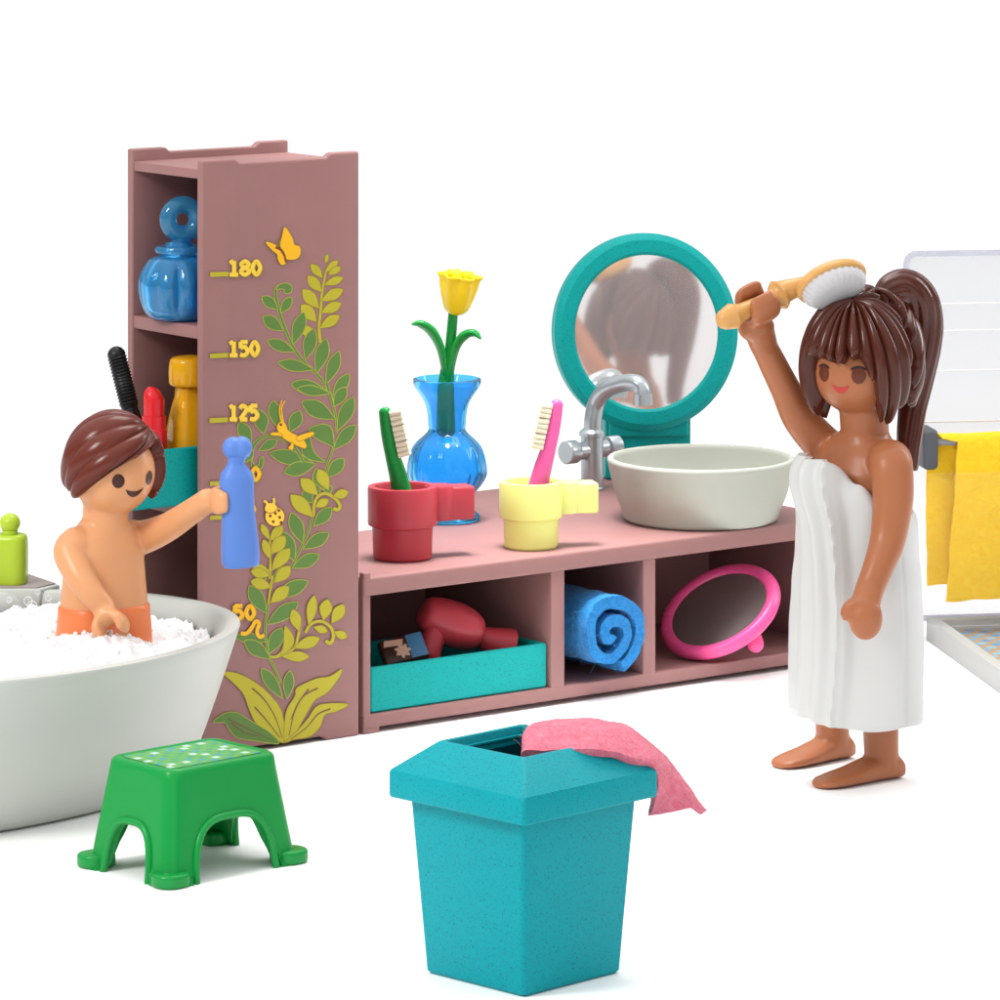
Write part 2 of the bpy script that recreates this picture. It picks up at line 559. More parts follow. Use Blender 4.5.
vine = bmesh.new()          # slots: 0 rim, 1 green, 2 olive, 3 vein, 4 dark edge
def leaf(i, c, *a, **k):
    p = leaf_pts(*a, **k)
    fill(vine, i, grow(p, 4.2), next_off(), 0 if c == 1 else 4); fill(vine, i, p, next_off(), c)
def stem(i, c, pts, w0=6, w1=6):
    fill(vine, i, stroke_pts(pts, w0 + 3, w1 + 3), next_off(), 0 if c == 1 else 4); fill(vine, i, stroke_pts(pts, w0, w1), next_off(), c)
def shape(i, c, pts):
    p = blob(pts); fill(vine, i, grow(p, 4), next_off(), 0 if c == 1 else 4); fill(vine, i, p, next_off(), c)


G, Y = 1, 2
# upper olive sprig
stem(0, Y, [(700, 270), (690, 330), (675, 420), (670, 500), (660, 600), (668, 680)], 4, 8)
for a in ((697, 240, 708, 190, 10), (695, 290, 765, 225, 18), (712, 302, 780, 262, 18), (680, 320, 615, 245, 22), (690, 360, 793, 320, 21), (675, 400, 598, 310, 28), (672, 450, 793, 385, 28), (660, 490, 570, 385, 33), (672, 515, 783, 462, 27), (645, 565, 562, 470, 34), (665, 600, 773, 530, 28), (640, 650, 565, 595, 28)):
    leaf(0, Y, *a)
# upper green branch
stem(0, G, [(735, 1010), (710, 940), (660, 870), (600, 810), (545, 750), (500, 670), (455, 560), (432, 480), (418, 410), (430, 372), (470, 360)], 5, 7)
shape(0, G, [(425, 385), (440, 360), (480, 352), (508, 372), (500, 402), (470, 404), (468, 386), (445, 380)])
for a in ((432, 495, 345, 425, 27), (448, 515, 505, 428, 24), (460, 615, 350, 535, 33), (515, 690, 575, 512, 33), (525, 730, 375, 670, 30), (585, 775, 628, 605, 34), (630, 830, 432, 790, 30), (645, 850, 700, 660, 35), (700, 945, 505, 910, 36), (700, 910, 770, 730, 32), (735, 990, 825, 855, 30)):
    leaf(0, G, *a)
# middle green branch
stem(1, G, [(700, -40), (730, 60), (752, 150), (757, 240)], 6, 3)
for a in ((722, 18, 540, -8, 26), (742, 90, 808, -15, 30), (750, 160, 565, 65, 44), (760, 225, 850, 40, 36)):
    leaf(1, G, *a)
stem(1, G, [(745, 310), (715, 385), (690, 470), (640, 620), (600, 780), (505, 985)], 4, 5)
leaf(1, G, 742, 318, 605, 215, 48, bend=.18)
for a in ((740, 330, 862, 195, 34), (705, 485, 795, 380, 33)): leaf(1, G, *a)
leaf(1, G, 700, 400, 600, 235, 30, bend=-.3)
stem(1, G, [(275, 400), (285, 330), (320, 280), (370, 255), (425, 258), (475, 298)], 10, 3)
for a in ((430, 205, 402, 60, 34), (498, 232, 553, 118, 34), (352, 242, 325, 110, 38), (282, 292, 215, 182, 34), (325, 335, 425, 278, 24), (625, 402, 385, 350, 38), (640, 410, 465, 458, 36), (250, 400, 285, 330, 22)):
    leaf(1, G, *a)
stem(1, G, [(575, 402), (545, 350), (520, 310)], 6, 6)
shape(1, G, [(285, 390), (300, 420), (325, 415), (332, 380), (348, 376), (345, 420), (318, 445), (288, 430)])
for a in ((690, 555, 640, 440, 36), (620, 625, 572, 560, 28), (720, 575, 700, 530, 22), (628, 755, 728, 655, 32), (568, 850, 505, 682, 36), (570, 882, 712, 795, 33), (522, 950, 458, 788, 38), (510, 988, 660, 915, 34)):
    leaf(1, G, *a)
stem(1, Y, [(628, 700), (632, 630), (660, 585), (700, 575), (745, 600), (775, 640), (760, 665), (738, 655)], 6, 9)
for a in ((712, 555, 655, 440, 32), (652, 582, 558, 492, 34), (628, 705, 502, 582, 38), (735, 592, 820, 565, 24), (638, 648, 710, 610, 23)):
    leaf(1, Y, *a)
# lower green branch and its sprigs
stem(2, G, [(470, -60), (400, 60), (372, 220), (360, 300), (358, 370)], 4, 5)
for a in ((365, 240, 272, 88, 38), (405, 152, 596, 62, 38), (370, 302, 540, 180, 38), (352, 70, 330, 10, 26)): leaf(2, G, *a)
stem(1, Y, [(385, 1050), (388, 940), (385, 830)], 6, 4)
for a in ((382, 830, 338, 745, 18), (386, 835, 456, 755, 26), (388, 910, 470, 812, 34), (388, 940, 350, 830, 22), (395, 1000, 496, 880, 34), (385, 1010, 290, 990, 30)): leaf(1, Y, *a)
for a in ((395, 95, 280, 60, 30), (410, 70, 498, -20, 32), (388, 182, 490, 92, 34), (385, 30, 280, 5, 26)): leaf(2, Y, *a)
stem(2, Y, [(400, 30), (385, 120), (376, 190)], 5, 4)
stem(2, G, [(360, 370), (380, 480), (412, 545), (446, 628)], 5, 4)
for a in ((375, 392, 192, 368, 27), (380, 462, 450, 322, 36), (388, 492, 245, 392, 37), (455, 712, 338, 545, 32), (480, 714, 496, 558, 27)): leaf(2, G, *a)
stem(2, Y, [(385, 482), (430, 478), (465, 440), (480, 380)], 4, 16)
leaf(2, Y, 440, 482, 470, 308, 27, bend=.2)
stem(2, Y, [(450, 478), (520, 430), (545, 350), (552, 290)], 4, 8)
for a in ((548, 340, 512, 218, 29), (520, 432, 662, 378, 31), (452, 478, 602, 480, 27)): leaf(2, Y, *a)
stem(2, Y, [(580, 348), (612, 300), (668, 284), (718, 312), (738, 360), (722, 405), (694, 392)], 6, 9)
for a in ((600, 308, 630, 140, 26), (682, 278, 705, 162, 33), (728, 294, 795, 192, 31), (628, 315, 704, 340, 20), (742, 343, 812, 372, 22)): leaf(2, Y, *a)
shape(2, Y, [(122, 570), (200, 573), (300, 622), (390, 700), (450, 790), (468, 945), (430, 945), (385, 900), (310, 850), (270, 770), (240, 690), (180, 622)])
shape(2, Y, [(465, 945), (475, 790), (525, 700), (530, 660), (575, 632), (650, 602), (720, 590), (782, 552), (765, 600), (700, 680), (635, 720), (590, 790), (540, 880), (492, 940)])
shape(2, Y, [(470, 955), (540, 890), (600, 820), (640, 760), (700, 742), (818, 745), (750, 785), (688, 802), (662, 870), (600, 925), (520, 938)])
shape(2, G, [(72, 842), (130, 798), (200, 793), (260, 828), (330, 868), (390, 908), (432, 962), (300, 945), (205, 930), (160, 885), (132, 845)])
for pts in ([(285, 655), (350, 715), (410, 810), (452, 930)], [(300, 760), (370, 840), (440, 930)], [(650, 655), (570, 700), (520, 790), (490, 920)], [(600, 660), (540, 740), (500, 830)], [(720, 770), (650, 800), (590, 870), (500, 940)], [(150, 825), (220, 860), (300, 900), (400, 945)], [(170, 850), (240, 900), (330, 925)]):
    fill(vine, 2, stroke_pts(pts, 5, 2), next_off(), 3)
obj('plant_print', vine, [P_RIM, P_GREEN, P_OLIVE, P_VEIN, P_RIMD], panel, smooth=0)

b_ = bmesh.new()
for p in ([(468, 40), (508, 98), (520, 136), (550, 148), (552, 190), (528, 216), (478, 216), (458, 178), (442, 140), (452, 90)], [(362, 122), (415, 138), (442, 172), (474, 232), (448, 248), (428, 214), (425, 190), (395, 165)]):
    q = blob(p); fill(b_, 0, grow(q, 3), next_off(), 1); fill(b_, 0, q, next_off(), 0)
fill(b_, 0, stroke_pts([(416, 150), (445, 165), (464, 195), (473, 236)], 8, 5), next_off(), 2)
for pts in ([(428, 148), (424, 120), (418, 108)], [(434, 146), (438, 120), (434, 102)]): fill(b_, 0, stroke_pts(pts, 2, 2), next_off(), 1)
obj('butterfly_print', b_, [P_ORANGE, P_RIMD, P_BROWN], panel, smooth=0)

b_ = bmesh.new()
for p in ([(425, 215), (432, 185), (455, 175), (472, 192), (490, 228), (560, 268), (585, 300), (580, 322), (545, 312), (500, 290), (455, 262)], [(530, 262), (570, 245), (622, 232), (625, 248), (580, 270), (545, 282)], [(505, 285), (515, 305), (512, 328), (498, 330), (488, 320), (500, 305)], [(455, 250), (430, 235), (392, 238), (392, 248), (440, 254)]):
    q = blob(p); fill(b_, 1, grow(q, 3), next_off(), 1); fill(b_, 1, q, next_off(), 0)
for pts in ([(452, 182), (440, 140), (438, 95), (452, 55)], [(460, 182), (452, 140), (450, 95), (470, 58)]): fill(b_, 1, stroke_pts(pts, 4, 3), next_off(), 0)
fill(b_, 1, disc(445, 192, 8), next_off(), 2)
obj('grasshopper_print', b_, [P_ORANGE, P_RIMD, P_BROWN], panel, smooth=0)

b_ = bmesh.new()
for p in (disc(412, 702, 53), blob([(358, 668), (362, 638), (388, 626), (412, 634), (424, 658), (390, 680)])):
    fill(b_, 1, grow(p, 4), next_off(), 1); fill(b_, 1, p, next_off(), 0)
for pts in ([(374, 640), (364, 622), (350, 615)], [(404, 634), (408, 612), (402, 600)]): fill(b_, 1, stroke_pts(pts, 6, 6), next_off(), 0)
for x, y in ((434, 668), (386, 698), (438, 706), (402, 730), (446, 735), (414, 684)): fill(b_, 1, disc(x, y, 8.5), next_off(), 2)
obj('ladybird_print', b_, [P_YELLOW, P_BROWN, P_BROWN], panel, smooth=0)

b_ = bmesh.new()
wp = [(222, 352), (256, 350), (284, 318), (306, 284), (324, 296), (312, 342), (328, 372), (350, 358)]
fill(b_, 2, stroke_pts(wp, 13, 11), next_off(), 1); fill(b_, 2, stroke_pts(wp, 11, 9), next_off(), 0)
obj('worm_print', b_, [P_ORANGE, P_RIMD], panel, smooth=0)


DIG = {   # chunky chart digits as strokes in a unit box
    '1': [([(.12, .80), (.50, .93)], 0), ([(.55, .93), (.55, .10)], 0), ([(.12, .09), (.95, .09)], 0)],
    '8': [([(.5, .53), (.14, .72), (.5, .91), (.86, .72)], 2), ([(.5, .50), (.10, .28), (.5, .09), (.90, .28)], 2)],
    '0': [([(.5, .91), (.12, .5), (.5, .09), (.88, .5)], 2)],
    '5': [([(.88, .91), (.16, .91)], 0), ([(.16, .93), (.14, .52)], 0), ([(.14, .54), (.58, .60), (.88, .33), (.55, .09), (.10, .14)], 1)],
    '2': [([(.12, .74), (.42, .92), (.84, .72), (.56, .42), (.14, .11)], 1), ([(.10, .09), (.92, .09)], 0)],
    '7': [([(.10, .91), (.90, .91)], 0), ([(.86, .91), (.58, .55), (.42, .06)], 1)],
}


def number(s, i, x0, x1, y0, y1, mat, tick=None):
    """chart number drawn in the box x0..x1, y0..y1 with its tick line"""
    g = bmesh.new()
    cw = (x1 - x0) / len(s); hgt = y1 - y0; w = hgt * .125
    for extra, mi, dx, dy in ((3.5, 1, 2.0, 3.0), (0, 0, 0, 0)):
        for k, ch in enumerate(s):
            bx, bw = x0 + cw * k + cw * .05, cw * .90
            for pts, sm in DIG[ch]:
                q = [(bx + bw * u + dx, y1 - hgt * v + dy) for u, v in pts]
                if sm == 2:
                    c_ = crom([V((u, v, 0)) for u, v in q], 9, True); c_.append(c_[0].copy())
                elif sm == 1: c_ = crom([V((u, v, 0)) for u, v in q], 8)
                else: c_ = [V((u, v, 0)) for u, v in q]
                off = next_off()
                L_, R_ = [], []
                n = len(c_)
                for m in range(n):
                    if sm == 2: t_ = (c_[(m + 1) % (n - 1)] - c_[(m - 1) % (n - 1)]).normalized()
                    else: t_ = (c_[min(m + 1, n - 1)] - c_[max(m - 1, 0)]).normalized()
                    ww = w + extra
                    L_.append((c_[m].x - t_.y * ww, c_[m].y + t_.x * ww)); R_.append((c_[m].x + t_.y * ww, c_[m].y - t_.x * ww))
                for m in range(n - 1):
                    fill(g, i, [L_[m], L_[m + 1], R_[m + 1], R_[m]], off, mi)
    obj('number_print', g, [mat, P_RIMD], panel, smooth=0, label='number ' + s)
    if tick:
        t = bmesh.new(); fill(t, i, tick, next_off(), 0)
        obj('tick_print', t, P_OLIVE, panel, smooth=0)


number('180', 0, 150, 340, 220, 310, P_YELLOW, [(52, 290), (155, 286), (155, 311), (52, 316)])
number('150', 0, 150, 328, 668, 758, P_YELLOW, [(50, 742), (152, 737), (152, 762), (50, 768)])
number('125', 1, 150, 322, 78, 170, P_YELLOW, [(48, 155), (150, 151), (150, 177), (48, 183)])
number('100', 1, 150, 334, 424, 506, P_ORANGE, [(50, 507), (150, 503), (150, 526), (50, 531)])
number('75', 1, 180, 306, 604, 690, P_ORANGE, [(50, 698), (150, 692), (150, 715), (50, 720)])
number('50', 2, 175, 305, 190, 278, P_ORANGE, [(48, 272), (165, 268), (165, 292), (48, 296)])

# ----------------------------------------------------------------- things in the tower
FL8 = 10


def fluted(n, amt, z0, z1):
    def f(a, z):
        if z < z0 or z > z1: return 1
        e = sin(pi * (z - z0) / (z1 - z0)) ** .5
        return 1 - amt * e * (1 - abs(cos(n * a / 2)) ** .7)
    return f


# blue perfume bottle with a ring stopper
c = onz(180, 319, 1.039)
t = thing('perfume_bottle', 'clear blue fluted perfume bottle with ring stopper on the upper tower shelf', 'bottle', c)
pr = smooth_profile([(0, 0), (.05, 0), (.082, .012), (.1, .06), (.098, .105), (.075, .145), (.05, .155)], 4) + [(.052, .16), (.06, .163), (.062, .172), (.058, .178), (.036, .18), (.034, .188), (.020, .188)] + smooth_profile([(.020, .180), (.042, .15), (.066, .138), (.088, .10), (.089, .06), (.072, .018), (0, .012)], 4)
obj('bottle_body', xf(lathe(pr, 64, fluted(10, .17, .01, .15)), at(c)), BLUEGL, t, smooth=50)
st = bmesh.new()
rings = []
for i in range(40):
    a = 2 * pi * i / 40
    rings.append([V(((.036 + .021 * cos(2 * pi * j / 16)) * cos(a), .021 * 1.1 * sin(2 * pi * j / 16), (.036 + .021 * cos(2 * pi * j / 16)) * sin(a))) for j in range(16)])
st = loft(rings, closed=True)
obj('stopper', xf(st, at(c + V((.006, 0, .243)), .28)), BLUEGL, t, smooth=60)
obj('stopper_stem', xf(lathe([(0, .186), (.022, .187), (.02, .2), (0, .2)], 24), at(c)), BLUEGL, t)

# teal organiser box on the lower shelf, reaching out of the opening
c = MF @ V((-.47, .165, .606))
MB_ = at(c, TH)
t = thing('organiser_box', 'teal speckled box on the lower tower shelf behind the child', 'box', c)
obj('box_shell', xf(open_box(.17, .115, .138, .016, .008), MB_), TEAL_G, t, smooth=40)
obj('divider', xf(box(-.153, .153, .004, .014, .01, .118, .002), MB_), TEAL_G, t)
# black mascara
p0, p1 = pt(136, 432, 11.64), pt(117, 357, 11.66)
zb = MF @ V((-.56, .2, .63))
t = thing('mascara_brush', 'black mascara wand with ribbed top leaning in the teal box', 'mascara', p0)
dirv = (p1 - p0).normalized()
q0 = p0 - dirv * .05
obj('mascara_handle', tube([q0, p0, p0 + (p1 - p0) * .40], [.024, .024, .017], 20), BLACK, t)
rad = []
pts_ = []
for k in range(60):
    f = .38 + .64 * k / 59
    pts_.append(p0 + (p1 - p0) * f); rad.append(.0225 + .0018 * sin(k * 1.6))
obj('mascara_tip', tube(pts_, rad, 20, raw=True), BLACK, t, smooth=60)
# red lipstick
c = MF @ V((a_at(154, .115), .115, .70))
t = thing('lipstick', 'bright red lipstick standing upright in the teal box', 'lipstick', c - V((0, 0, .08)))
LS = .94
obj('lipstick_case', xf(lathe([(0, -.078), (.032, -.078), (.032, .085), (.029, .088), (.029, .118), (0, .118)], 32), at(c)), REDB, t, smooth=30)
ls = lathe(smooth_profile([(.025, .117), (.0255, .16), (.022, .18), (.012, .193), (0, .196)], 4), 28)
for v in ls.verts: v.co.z -= max(0, (v.co.x + .025)) * (.35 if v.co.z > .16 else 0)
obj('lipstick_stick', xf(ls, at(c)), REDB, t, smooth=60)
# amber bottle
c = MF @ V((-.41, .16, .625))
c = pt(190, 465, 11.66); 
t = thing('amber_bottle', 'clear amber yellow bottle with rounded cap in the teal box', 'bottle', c)
ab = smooth_profile([(0, -.02), (.05, -.02), (.062, 0), (.058, .06), (.048, .12), (.036, .165)], 4) + [(.034, .19), (.024, .19)] + smooth_profile([(.024, .165), (.038, .118), (.048, .06), (.052, .002), (.03, -.01), (0, -.011)], 3)
obj('bottle_body', xf(lathe(ab, 40, lambda a, z: 1 / max(abs(cos(a)) ** 4 + abs(sin(a)) ** 4, .1) ** .25 * .95), at(c, .4)), AMBER, t, smooth=50)
obj('bottle_cap', xf(lathe(smooth_profile([(0, .191), (.045, .193), (.052, .21), (.051, .245), (.042, .262), (0, .268)], 4), 32), at(c)), AMBER, t, smooth=50)
obj('inner_cone', xf(lathe([(0, .0), (.026, .0), (.004, .06), (0, .062)], 20), at(c + V((0, -.02, 0)))), P_ORANGE, t)

# ----------------------------------------------------------------- counter
ZT, Z1, Z2 = .386, .340, .047
AE = a_at(846); DB = .60
A0 = .012
counter = thing('low_counter', 'long low mauve washstand counter with three open compartments', 'counter', MF @ V((.5, .3, 0)))
aL, aD1a, aD1b, aD2a, aD2b = a_at(371), a_at(551.5), a_at(565), a_at(643.5), a_at(656)
top = [(A0, -.004), (AE, -.004), (AE, .96), (.98, .96), (.90, .9), (.86, .75), (.83, DB), (A0, DB)]
obj('counter_top', prism(top, MF, Z1, ZT, .007, 3), MAUVE, counter)
obj('bottom_board', xf(box(A0 + .001, AE - .001, 0, DB - .002, .014, Z2, .004), MF), MAUVE, counter)
for a0, a1 in ((A0, aL), (aD1a, aD1b), (aD2a, aD2b), (AE - .025, AE)):
    obj('upright', xf(box(a0, a1, .001, DB - .02, Z2 - .004, Z1 + .004, .003), MF), MAUVE, counter)
obj('back_board', xf(box(A0 + .002, AE - .002, DB - .06, DB - .03, Z2 - .003, Z1 + .003, .002), MF), MAUVE, counter)
obj('rear_platform_support', xf(box(.98, AE - .05, .86, .92, 0, Z1 + .003, .003), MF), MAUVE, counter)
for a0, a1 in ((A0 + .002, A0 + .05), (AE - .06, AE - .01)):
    for b0 in (.002, DB - .08):
        obj('foot', xf(box(a0, a1, b0, b0 + .05, 0, .0165, .002), MF), MAUVE, counter)
# little raised corner tabs at the left front
obj('corner_tab', xf(box(A0 + .001, A0 + .02, -.003, .02, ZT - .004, ZT + .012, .003), MF), MAUVE, counter)

# teal tray and what lies in it
tw = (aD1a - aL) / 2 - .006
c = MF @ V(((aL + aD1a) / 2, .16, Z2 + .001))
t = thing('drawer_tray', 'open teal speckled tray filling the left compartment of the counter', 'tray', c)
obj('tray_shell', xf(open_box(tw, .15, .112, .014, .007), at(c, TH)), TEAL_G, t, smooth=40)
# red hair dryer
hc = pt(450, 623, 12.15)
ax = V((.74, .28, -.36)).normalized()
t = thing('hair_dryer', 'glossy red toy hair dryer lying in the teal tray', 'hair dryer', V((hc.x, hc.y, Z2 + .02)))
hd = lathe(smooth_profile([(0, -.084), (.034, -.079), (.048, -.055), (.057, -.01), (.057, .033), (.046, .072), (.03, .088)], 4) + [(0, .088)], 40)
obj('dryer_body', xf(hd, axis_frame(hc, ax)), RED, t, smooth=50)
nz = lathe([(0, .084), (.022, .086), (.026, .092), (.05, .165), (.05, .172), (.042, .172), (.02, .10), (0, .10)], 36)
obj('nozzle', xf(nz, axis_frame(hc - V((0, 0, .002)), ax)), RED, t)
obj('handle', tube([hc - ax * .03, hc - ax * .034 + V((-.014, -.03, -.05)), hc - ax * .036 + V((-.022, -.045, -.085))], [.036, .034, .034], 20, flat=.8), RED, t)
# blue printed box
c = pt(404, 648, 12.0)
t = thing('printed_packet', 'small dark packet with a pale flower print in the teal tray', 'packet', V((c.x, c.y, Z2 + .016)))
PKT = plastic('packet_blue', (.06, .20, .36), .3, .3, (.05, .02, .01), .3, bump=0)
PKB = plastic('packet_brown', (.06, .02, .012), .3, .3, bump=0)
PKP = plastic('packet_flower', (.62, .40, .30), .4, .1, bump=0)
pm = axis_frame(c, V((.12, -.75, .66)), V((1, .30, .2)))
obj('packet_body', xf(box(-.058, .058, -.036, .036, -.03, 0, .006), pm), PKB, t)
obj('packet_label', xf(box(.012, .054, -.033, .033, .0004, .0022, .0), pm), PKT, t, smooth=0)
fl = bmesh.new()
for k in range(7):
    a = 2 * pi * k / 7
    lp = leaf_pts(-.006, -.008, -.006 + .022 * cos(a), -.008 + .022 * sin(a), .0055)
    fl.faces.new([fl.verts.new((x, y, .003 + k * .0001)) for x, y in lp])
fl.faces.new([fl.verts.new((-.05 + .03 * x, .012 + y, .003)) for x, y in ((0, 0), (1.6, -.004), (1.8, .012), (.2, .018))])
obj('flower_print', xf(fl, pm), PKP, t, smooth=0)

# blue rolled towel (spiral of felt)
def spiral_section():
    out, inn = [], []
    r0, turns, th = .096, 2.1, .029
    n = 120
    for k in range(n + 1):
        f = k / n; a = radians(-68) + 2 * pi * turns * f
        r = r0 * (1 - f) ** .9 + .016
        wob = 1 + .05 * sin(3 * a + 1) + .03 * sin(7 * f)
        th_ = th * (1 + .12 * sin(11 * f))
        out.append(((r * wob) * cos(a), (r * wob) * sin(a) * 1.02)); inn.append(((r * wob - th_) * cos(a), (r * wob - th_) * sin(a) * 1.02))
    tail = [(.075, -.117), (.10, -.116)]
    return out, inn


out_, inn_ = spiral_section()
rc = MF @ V(((aD1b + aD2a) / 2 - .002, .02, 0))
rc.z = Z2 + .124
dirs = FB
bm = bmesh.new(); rows = []
NB = 26
for k in range(NB + 1):
    b = -.055 + .34 * k / NB
    row = []
    for x, z in out_ + inn_[::-1]:
        sx = 1 if x < .09 else 1
        p = rc + FA * max(-.105, min(.105, x * (1 - .02 * sin(k * .4)))) + FB * b + V((0, 0, max(-.121, z)))
        nz_ = noise.noise_vector(p * 22) * .005 + noise.noise_vector(p * 70) * .0022
        row.append(p + nz_)
    rows.append(row)
roll = loft(rows, cap=False)
# close the two ends between outer and inner line
roll.verts.ensure_lookup_table()
m_ = len(out_) * 2
for base in (0, NB * m_):
    for k in range(len(out_) - 1):
        try: roll.faces.new((roll.verts[base + k], roll.verts[base + k + 1], roll.verts[base + m_ - 2 - k], roll.verts[base + m_ - 1 - k]))
        except ValueError: pass
bmesh.ops.recalc_face_normals(roll, faces=roll.faces)


def fibres(src_pts, n, length, r, seed):
    rnd = random.Random(seed); parts = bmesh.new()
    for _ in range(n):
        p, nrm = rnd.choice(src_pts)
        d = (nrm + V((rnd.uniform(-1, 1), rnd.uniform(-1, 1), rnd.uniform(-1, 1))) * .9).normalized()
        s = V((rnd.uniform(-1, 1), rnd.uniform(-1, 1), rnd.uniform(-1, 1)))
        l = length * rnd.uniform(.4, 1.3)
        path = [p - nrm * .003, p + d * l * .35 + s * l * .12, p + d * l * .6 + s * l * .4, p + d * l * .5 + s * l * .8]
        P = crom(path, 4)
        prev = None
        for k, q in enumerate(P):
            tng = (P[min(k + 1, len(P) - 1)] - P[max(k - 1, 0)]).normalized()
            u = tng.orthogonal().normalized(); w = tng.cross(u)
            ring = [parts.verts.new(q + (u * cos(a) + w * sin(a)) * r) for a in (0, 2.09, 4.19)]
            if prev:
                for j in range(3): parts.faces.new((prev[j], prev[(j + 1) % 3], ring[(j + 1) % 3], ring[j]))
            prev = ring
    return parts


def surf_samples(bm, test=None):
    bm.normal_update()
    return [(f.calc_center_median(), f.normal.copy()) for f in bm.faces if test is None or test(f)]


fs = surf_samples(roll, lambda f: f.normal.dot(-FB) > .3 or (f.calc_center_median() - rc).dot(FB) < .03)
t = thing('rolled_towel', 'rolled up blue felt towel in the middle compartment of the counter', 'towel', V((rc.x, rc.y, Z2)))
rt = obj('felt_roll', roll, BLUEF, t, smooth=60)
fo = obj('loose_fibres', fibres(fs, 110, .03, .0003, 3), FIBB, t); fo['kind'] = 'stuff'

# pink hand mirror lying tilted in the right compartment
mc = pt(721, 613, 12.62)
nrm = V((-.40, -.50, .77)).normalized()
mm = axis_frame(mc, nrm, V((1, -.1, .45)))
t = thing('hand_mirror', 'pink round hand mirror lying tilted in the right compartment', 'mirror', V((mc.x, mc.y, Z2)))
fr = lathe(smooth_profile([(.0, -.024), (.10, -.026), (.140, -.02), (.166, -.006), (.169, .010), (.158, .024), (.140, .022), (.132, .010)], 4) + [(0, .010)], 64)
for v in fr.verts: v.co.y *= .93
obj('mirror_frame', xf(fr, mm), PINK, t, smooth=50)
gl = lathe([(0, .012), (.134, .012), (.134, .0135), (0, .0135)], 64)
for v in gl.verts: v.co.y *= .93
obj('mirror_glass', xf(gl, mm), GMIRROR, t)
hp = mm @ V((.06, -.09, -.015))
obj('handle', tube([hp, hp + V((.010, -.004, -.02)), hp + V((.014, -.006, -.036))], [.022, .021, .022], 18), PINK, t)

# cups with toothbrushes
def cup(px, py, wtop, mat, label, hdir):
    c = onz(px, py, ZT + .0005)
    s = F_PX / c.y
    R = wtop / 2 / s
    t = thing('cup', label, 'cup', c, 'cups on the counter')
    h = R * 2.06
    pr = [(0, .0), (R * .80, 0), (R * .84, .005), (R * .87, h * .44), (R * .985, h * .47), (R, h * .50), (R * 1.0, h - .006), (R * .98, h), (R * .80, h), (R * .77, h - .006), (R * .72, h * .2), (0, h * .18)]
    obj('cup_body', xf(lathe(pr, 64), at(c)), mat, t, smooth=28)
    # clip-shaped handle: an extruded flat block with a waist, growing out of the wall
    a = hdir
    hb = box(R * .93, R * 2.10, -.026, .026, h * .50, h * .965, .007)
    for v in hb.verts:
        if v.co.x > R * 1.5: v.co.y *= 1.25
        elif v.co.x < R * 1.3: v.co.y *= 1.0
    obj('cup_handle', xf(hb, at(c, a)), mat, t)
    grp = lathe([(0, h * .51), (.036, h * .51), (.038, h * .53), (.038, h * .955), (.036, h * .98), (0, h * .98)], 32)
    obj('handle_collar', xf(grp, at(c + V((cos(a), sin(a), 0)) * R * 1.12, a)), mat, t)
    return c, R, h


def toothbrush(head, foot, bdir, mat, label, c):
    head, foot = V(head), V(foot)
    d = (head - foot).normalized()
    t = thing('toothbrush', label, 'toothbrush', c, 'toothbrushes standing in the cups')
    side = V(bdir).normalized()
    L_ = (head - foot).length
    up = side.cross(d).normalized()
    path = [foot - d * .06, foot, foot + d * L_ * .35, foot + d * L_ * .6 - side * .004, foot + d * L_ * .8 - side * .004, head]
    obj('brush_handle', tube(path, [.026, .030, .024, .019, .018, .016], 20, 8, flat=.8, ref=side), mat, t, smooth=60)
    br = bmesh.new()
    parts = []
    for i in range(9):
        for j in range(3):
            q = head - d * (.004 + i * .0135) + up * (j - 1) * .0105 + side * .012
            parts.append(tube([q, q + side * .030 + d * (.002 + .002 * (i % 3))], [.0072, .0076], 8, 2, roundcap=False))
    obj('bristles', join(*parts), BRISTLE, t, smooth=50)


CX = radians(22)
c, R, h = cup(402.5, 558, 70, RED, 'dusky red cup with a clip handle holding the green toothbrush', CX)
toothbrush(pt(385, 412, c.y), c + V((.012, .0, h * .55)), V((1, -.1, .12)), GREEN_D, 'green toothbrush with cream bristles standing in the red cup', c + V((0, 0, .06)))
c, R, h = cup(531, 547, 64, YEL, 'pale yellow cup with a clip handle holding the pink toothbrush', radians(14))
toothbrush(pt(557, 404, c.y), c + V((.005, .0, h * .55)), V((-1, -.1, .02)), PINKT, 'pink toothbrush with cream bristles standing in the yellow cup', c + V((0, 0, .06)))

# vase and flower
c = onz(447, 524, ZT + .001); c = MF @ V((a_at(447, .40), .40, ZT + .001))
c = onz(447, 520, ZT + .001)
s = F_PX / c.y
t = thing('vase', 'clear blue fluted vase with flared mouth behind the red cup', 'vase', c)
vz = lambda y: (522 - y) / s
vp = smooth_profile([(0, 0), (30 / s, .0), (32 / s, vz(516)), (20 / s, vz(508)), (22 / s, vz(502)), (38 / s, vz(482)), (40 / s, vz(468)), (34 / s, vz(448)), (20 / s, vz(434)), (19 / s, vz(426)), (22 / s, vz(406)), (33 / s, vz(388)), (34 / s, vz(381))], 4)
vp += [(31 / s, vz(380))] + smooth_profile([(29 / s, vz(388)), (18 / s, vz(406)), (15 / s, vz(426)), (16 / s, vz(434)), (30 / s, vz(449)), (35.5 / s, vz(468)), (33 / s, vz(482)), (17 / s, vz(500)), (0, vz(503))], 4)
obj('vase_body', xf(lathe(vp, 72, fluted(12, .06, vz(503), vz(436))), at(c)), VASEGL, t, smooth=50)
t = thing('flower', 'yellow tulip shaped toy flower with two green leaves in the blue vase', 'flower', c + V((0, 0, vz(428))))
fd = c.y
zp = lambda x, y, dd=0: pt(x, y, fd + dd)
obj('stem', tube([zp(446, 429), zp(446, 385), zp(450, 350), zp(453, 315)], [.026, .022, .014, .013], 18), GREEN_D, t)
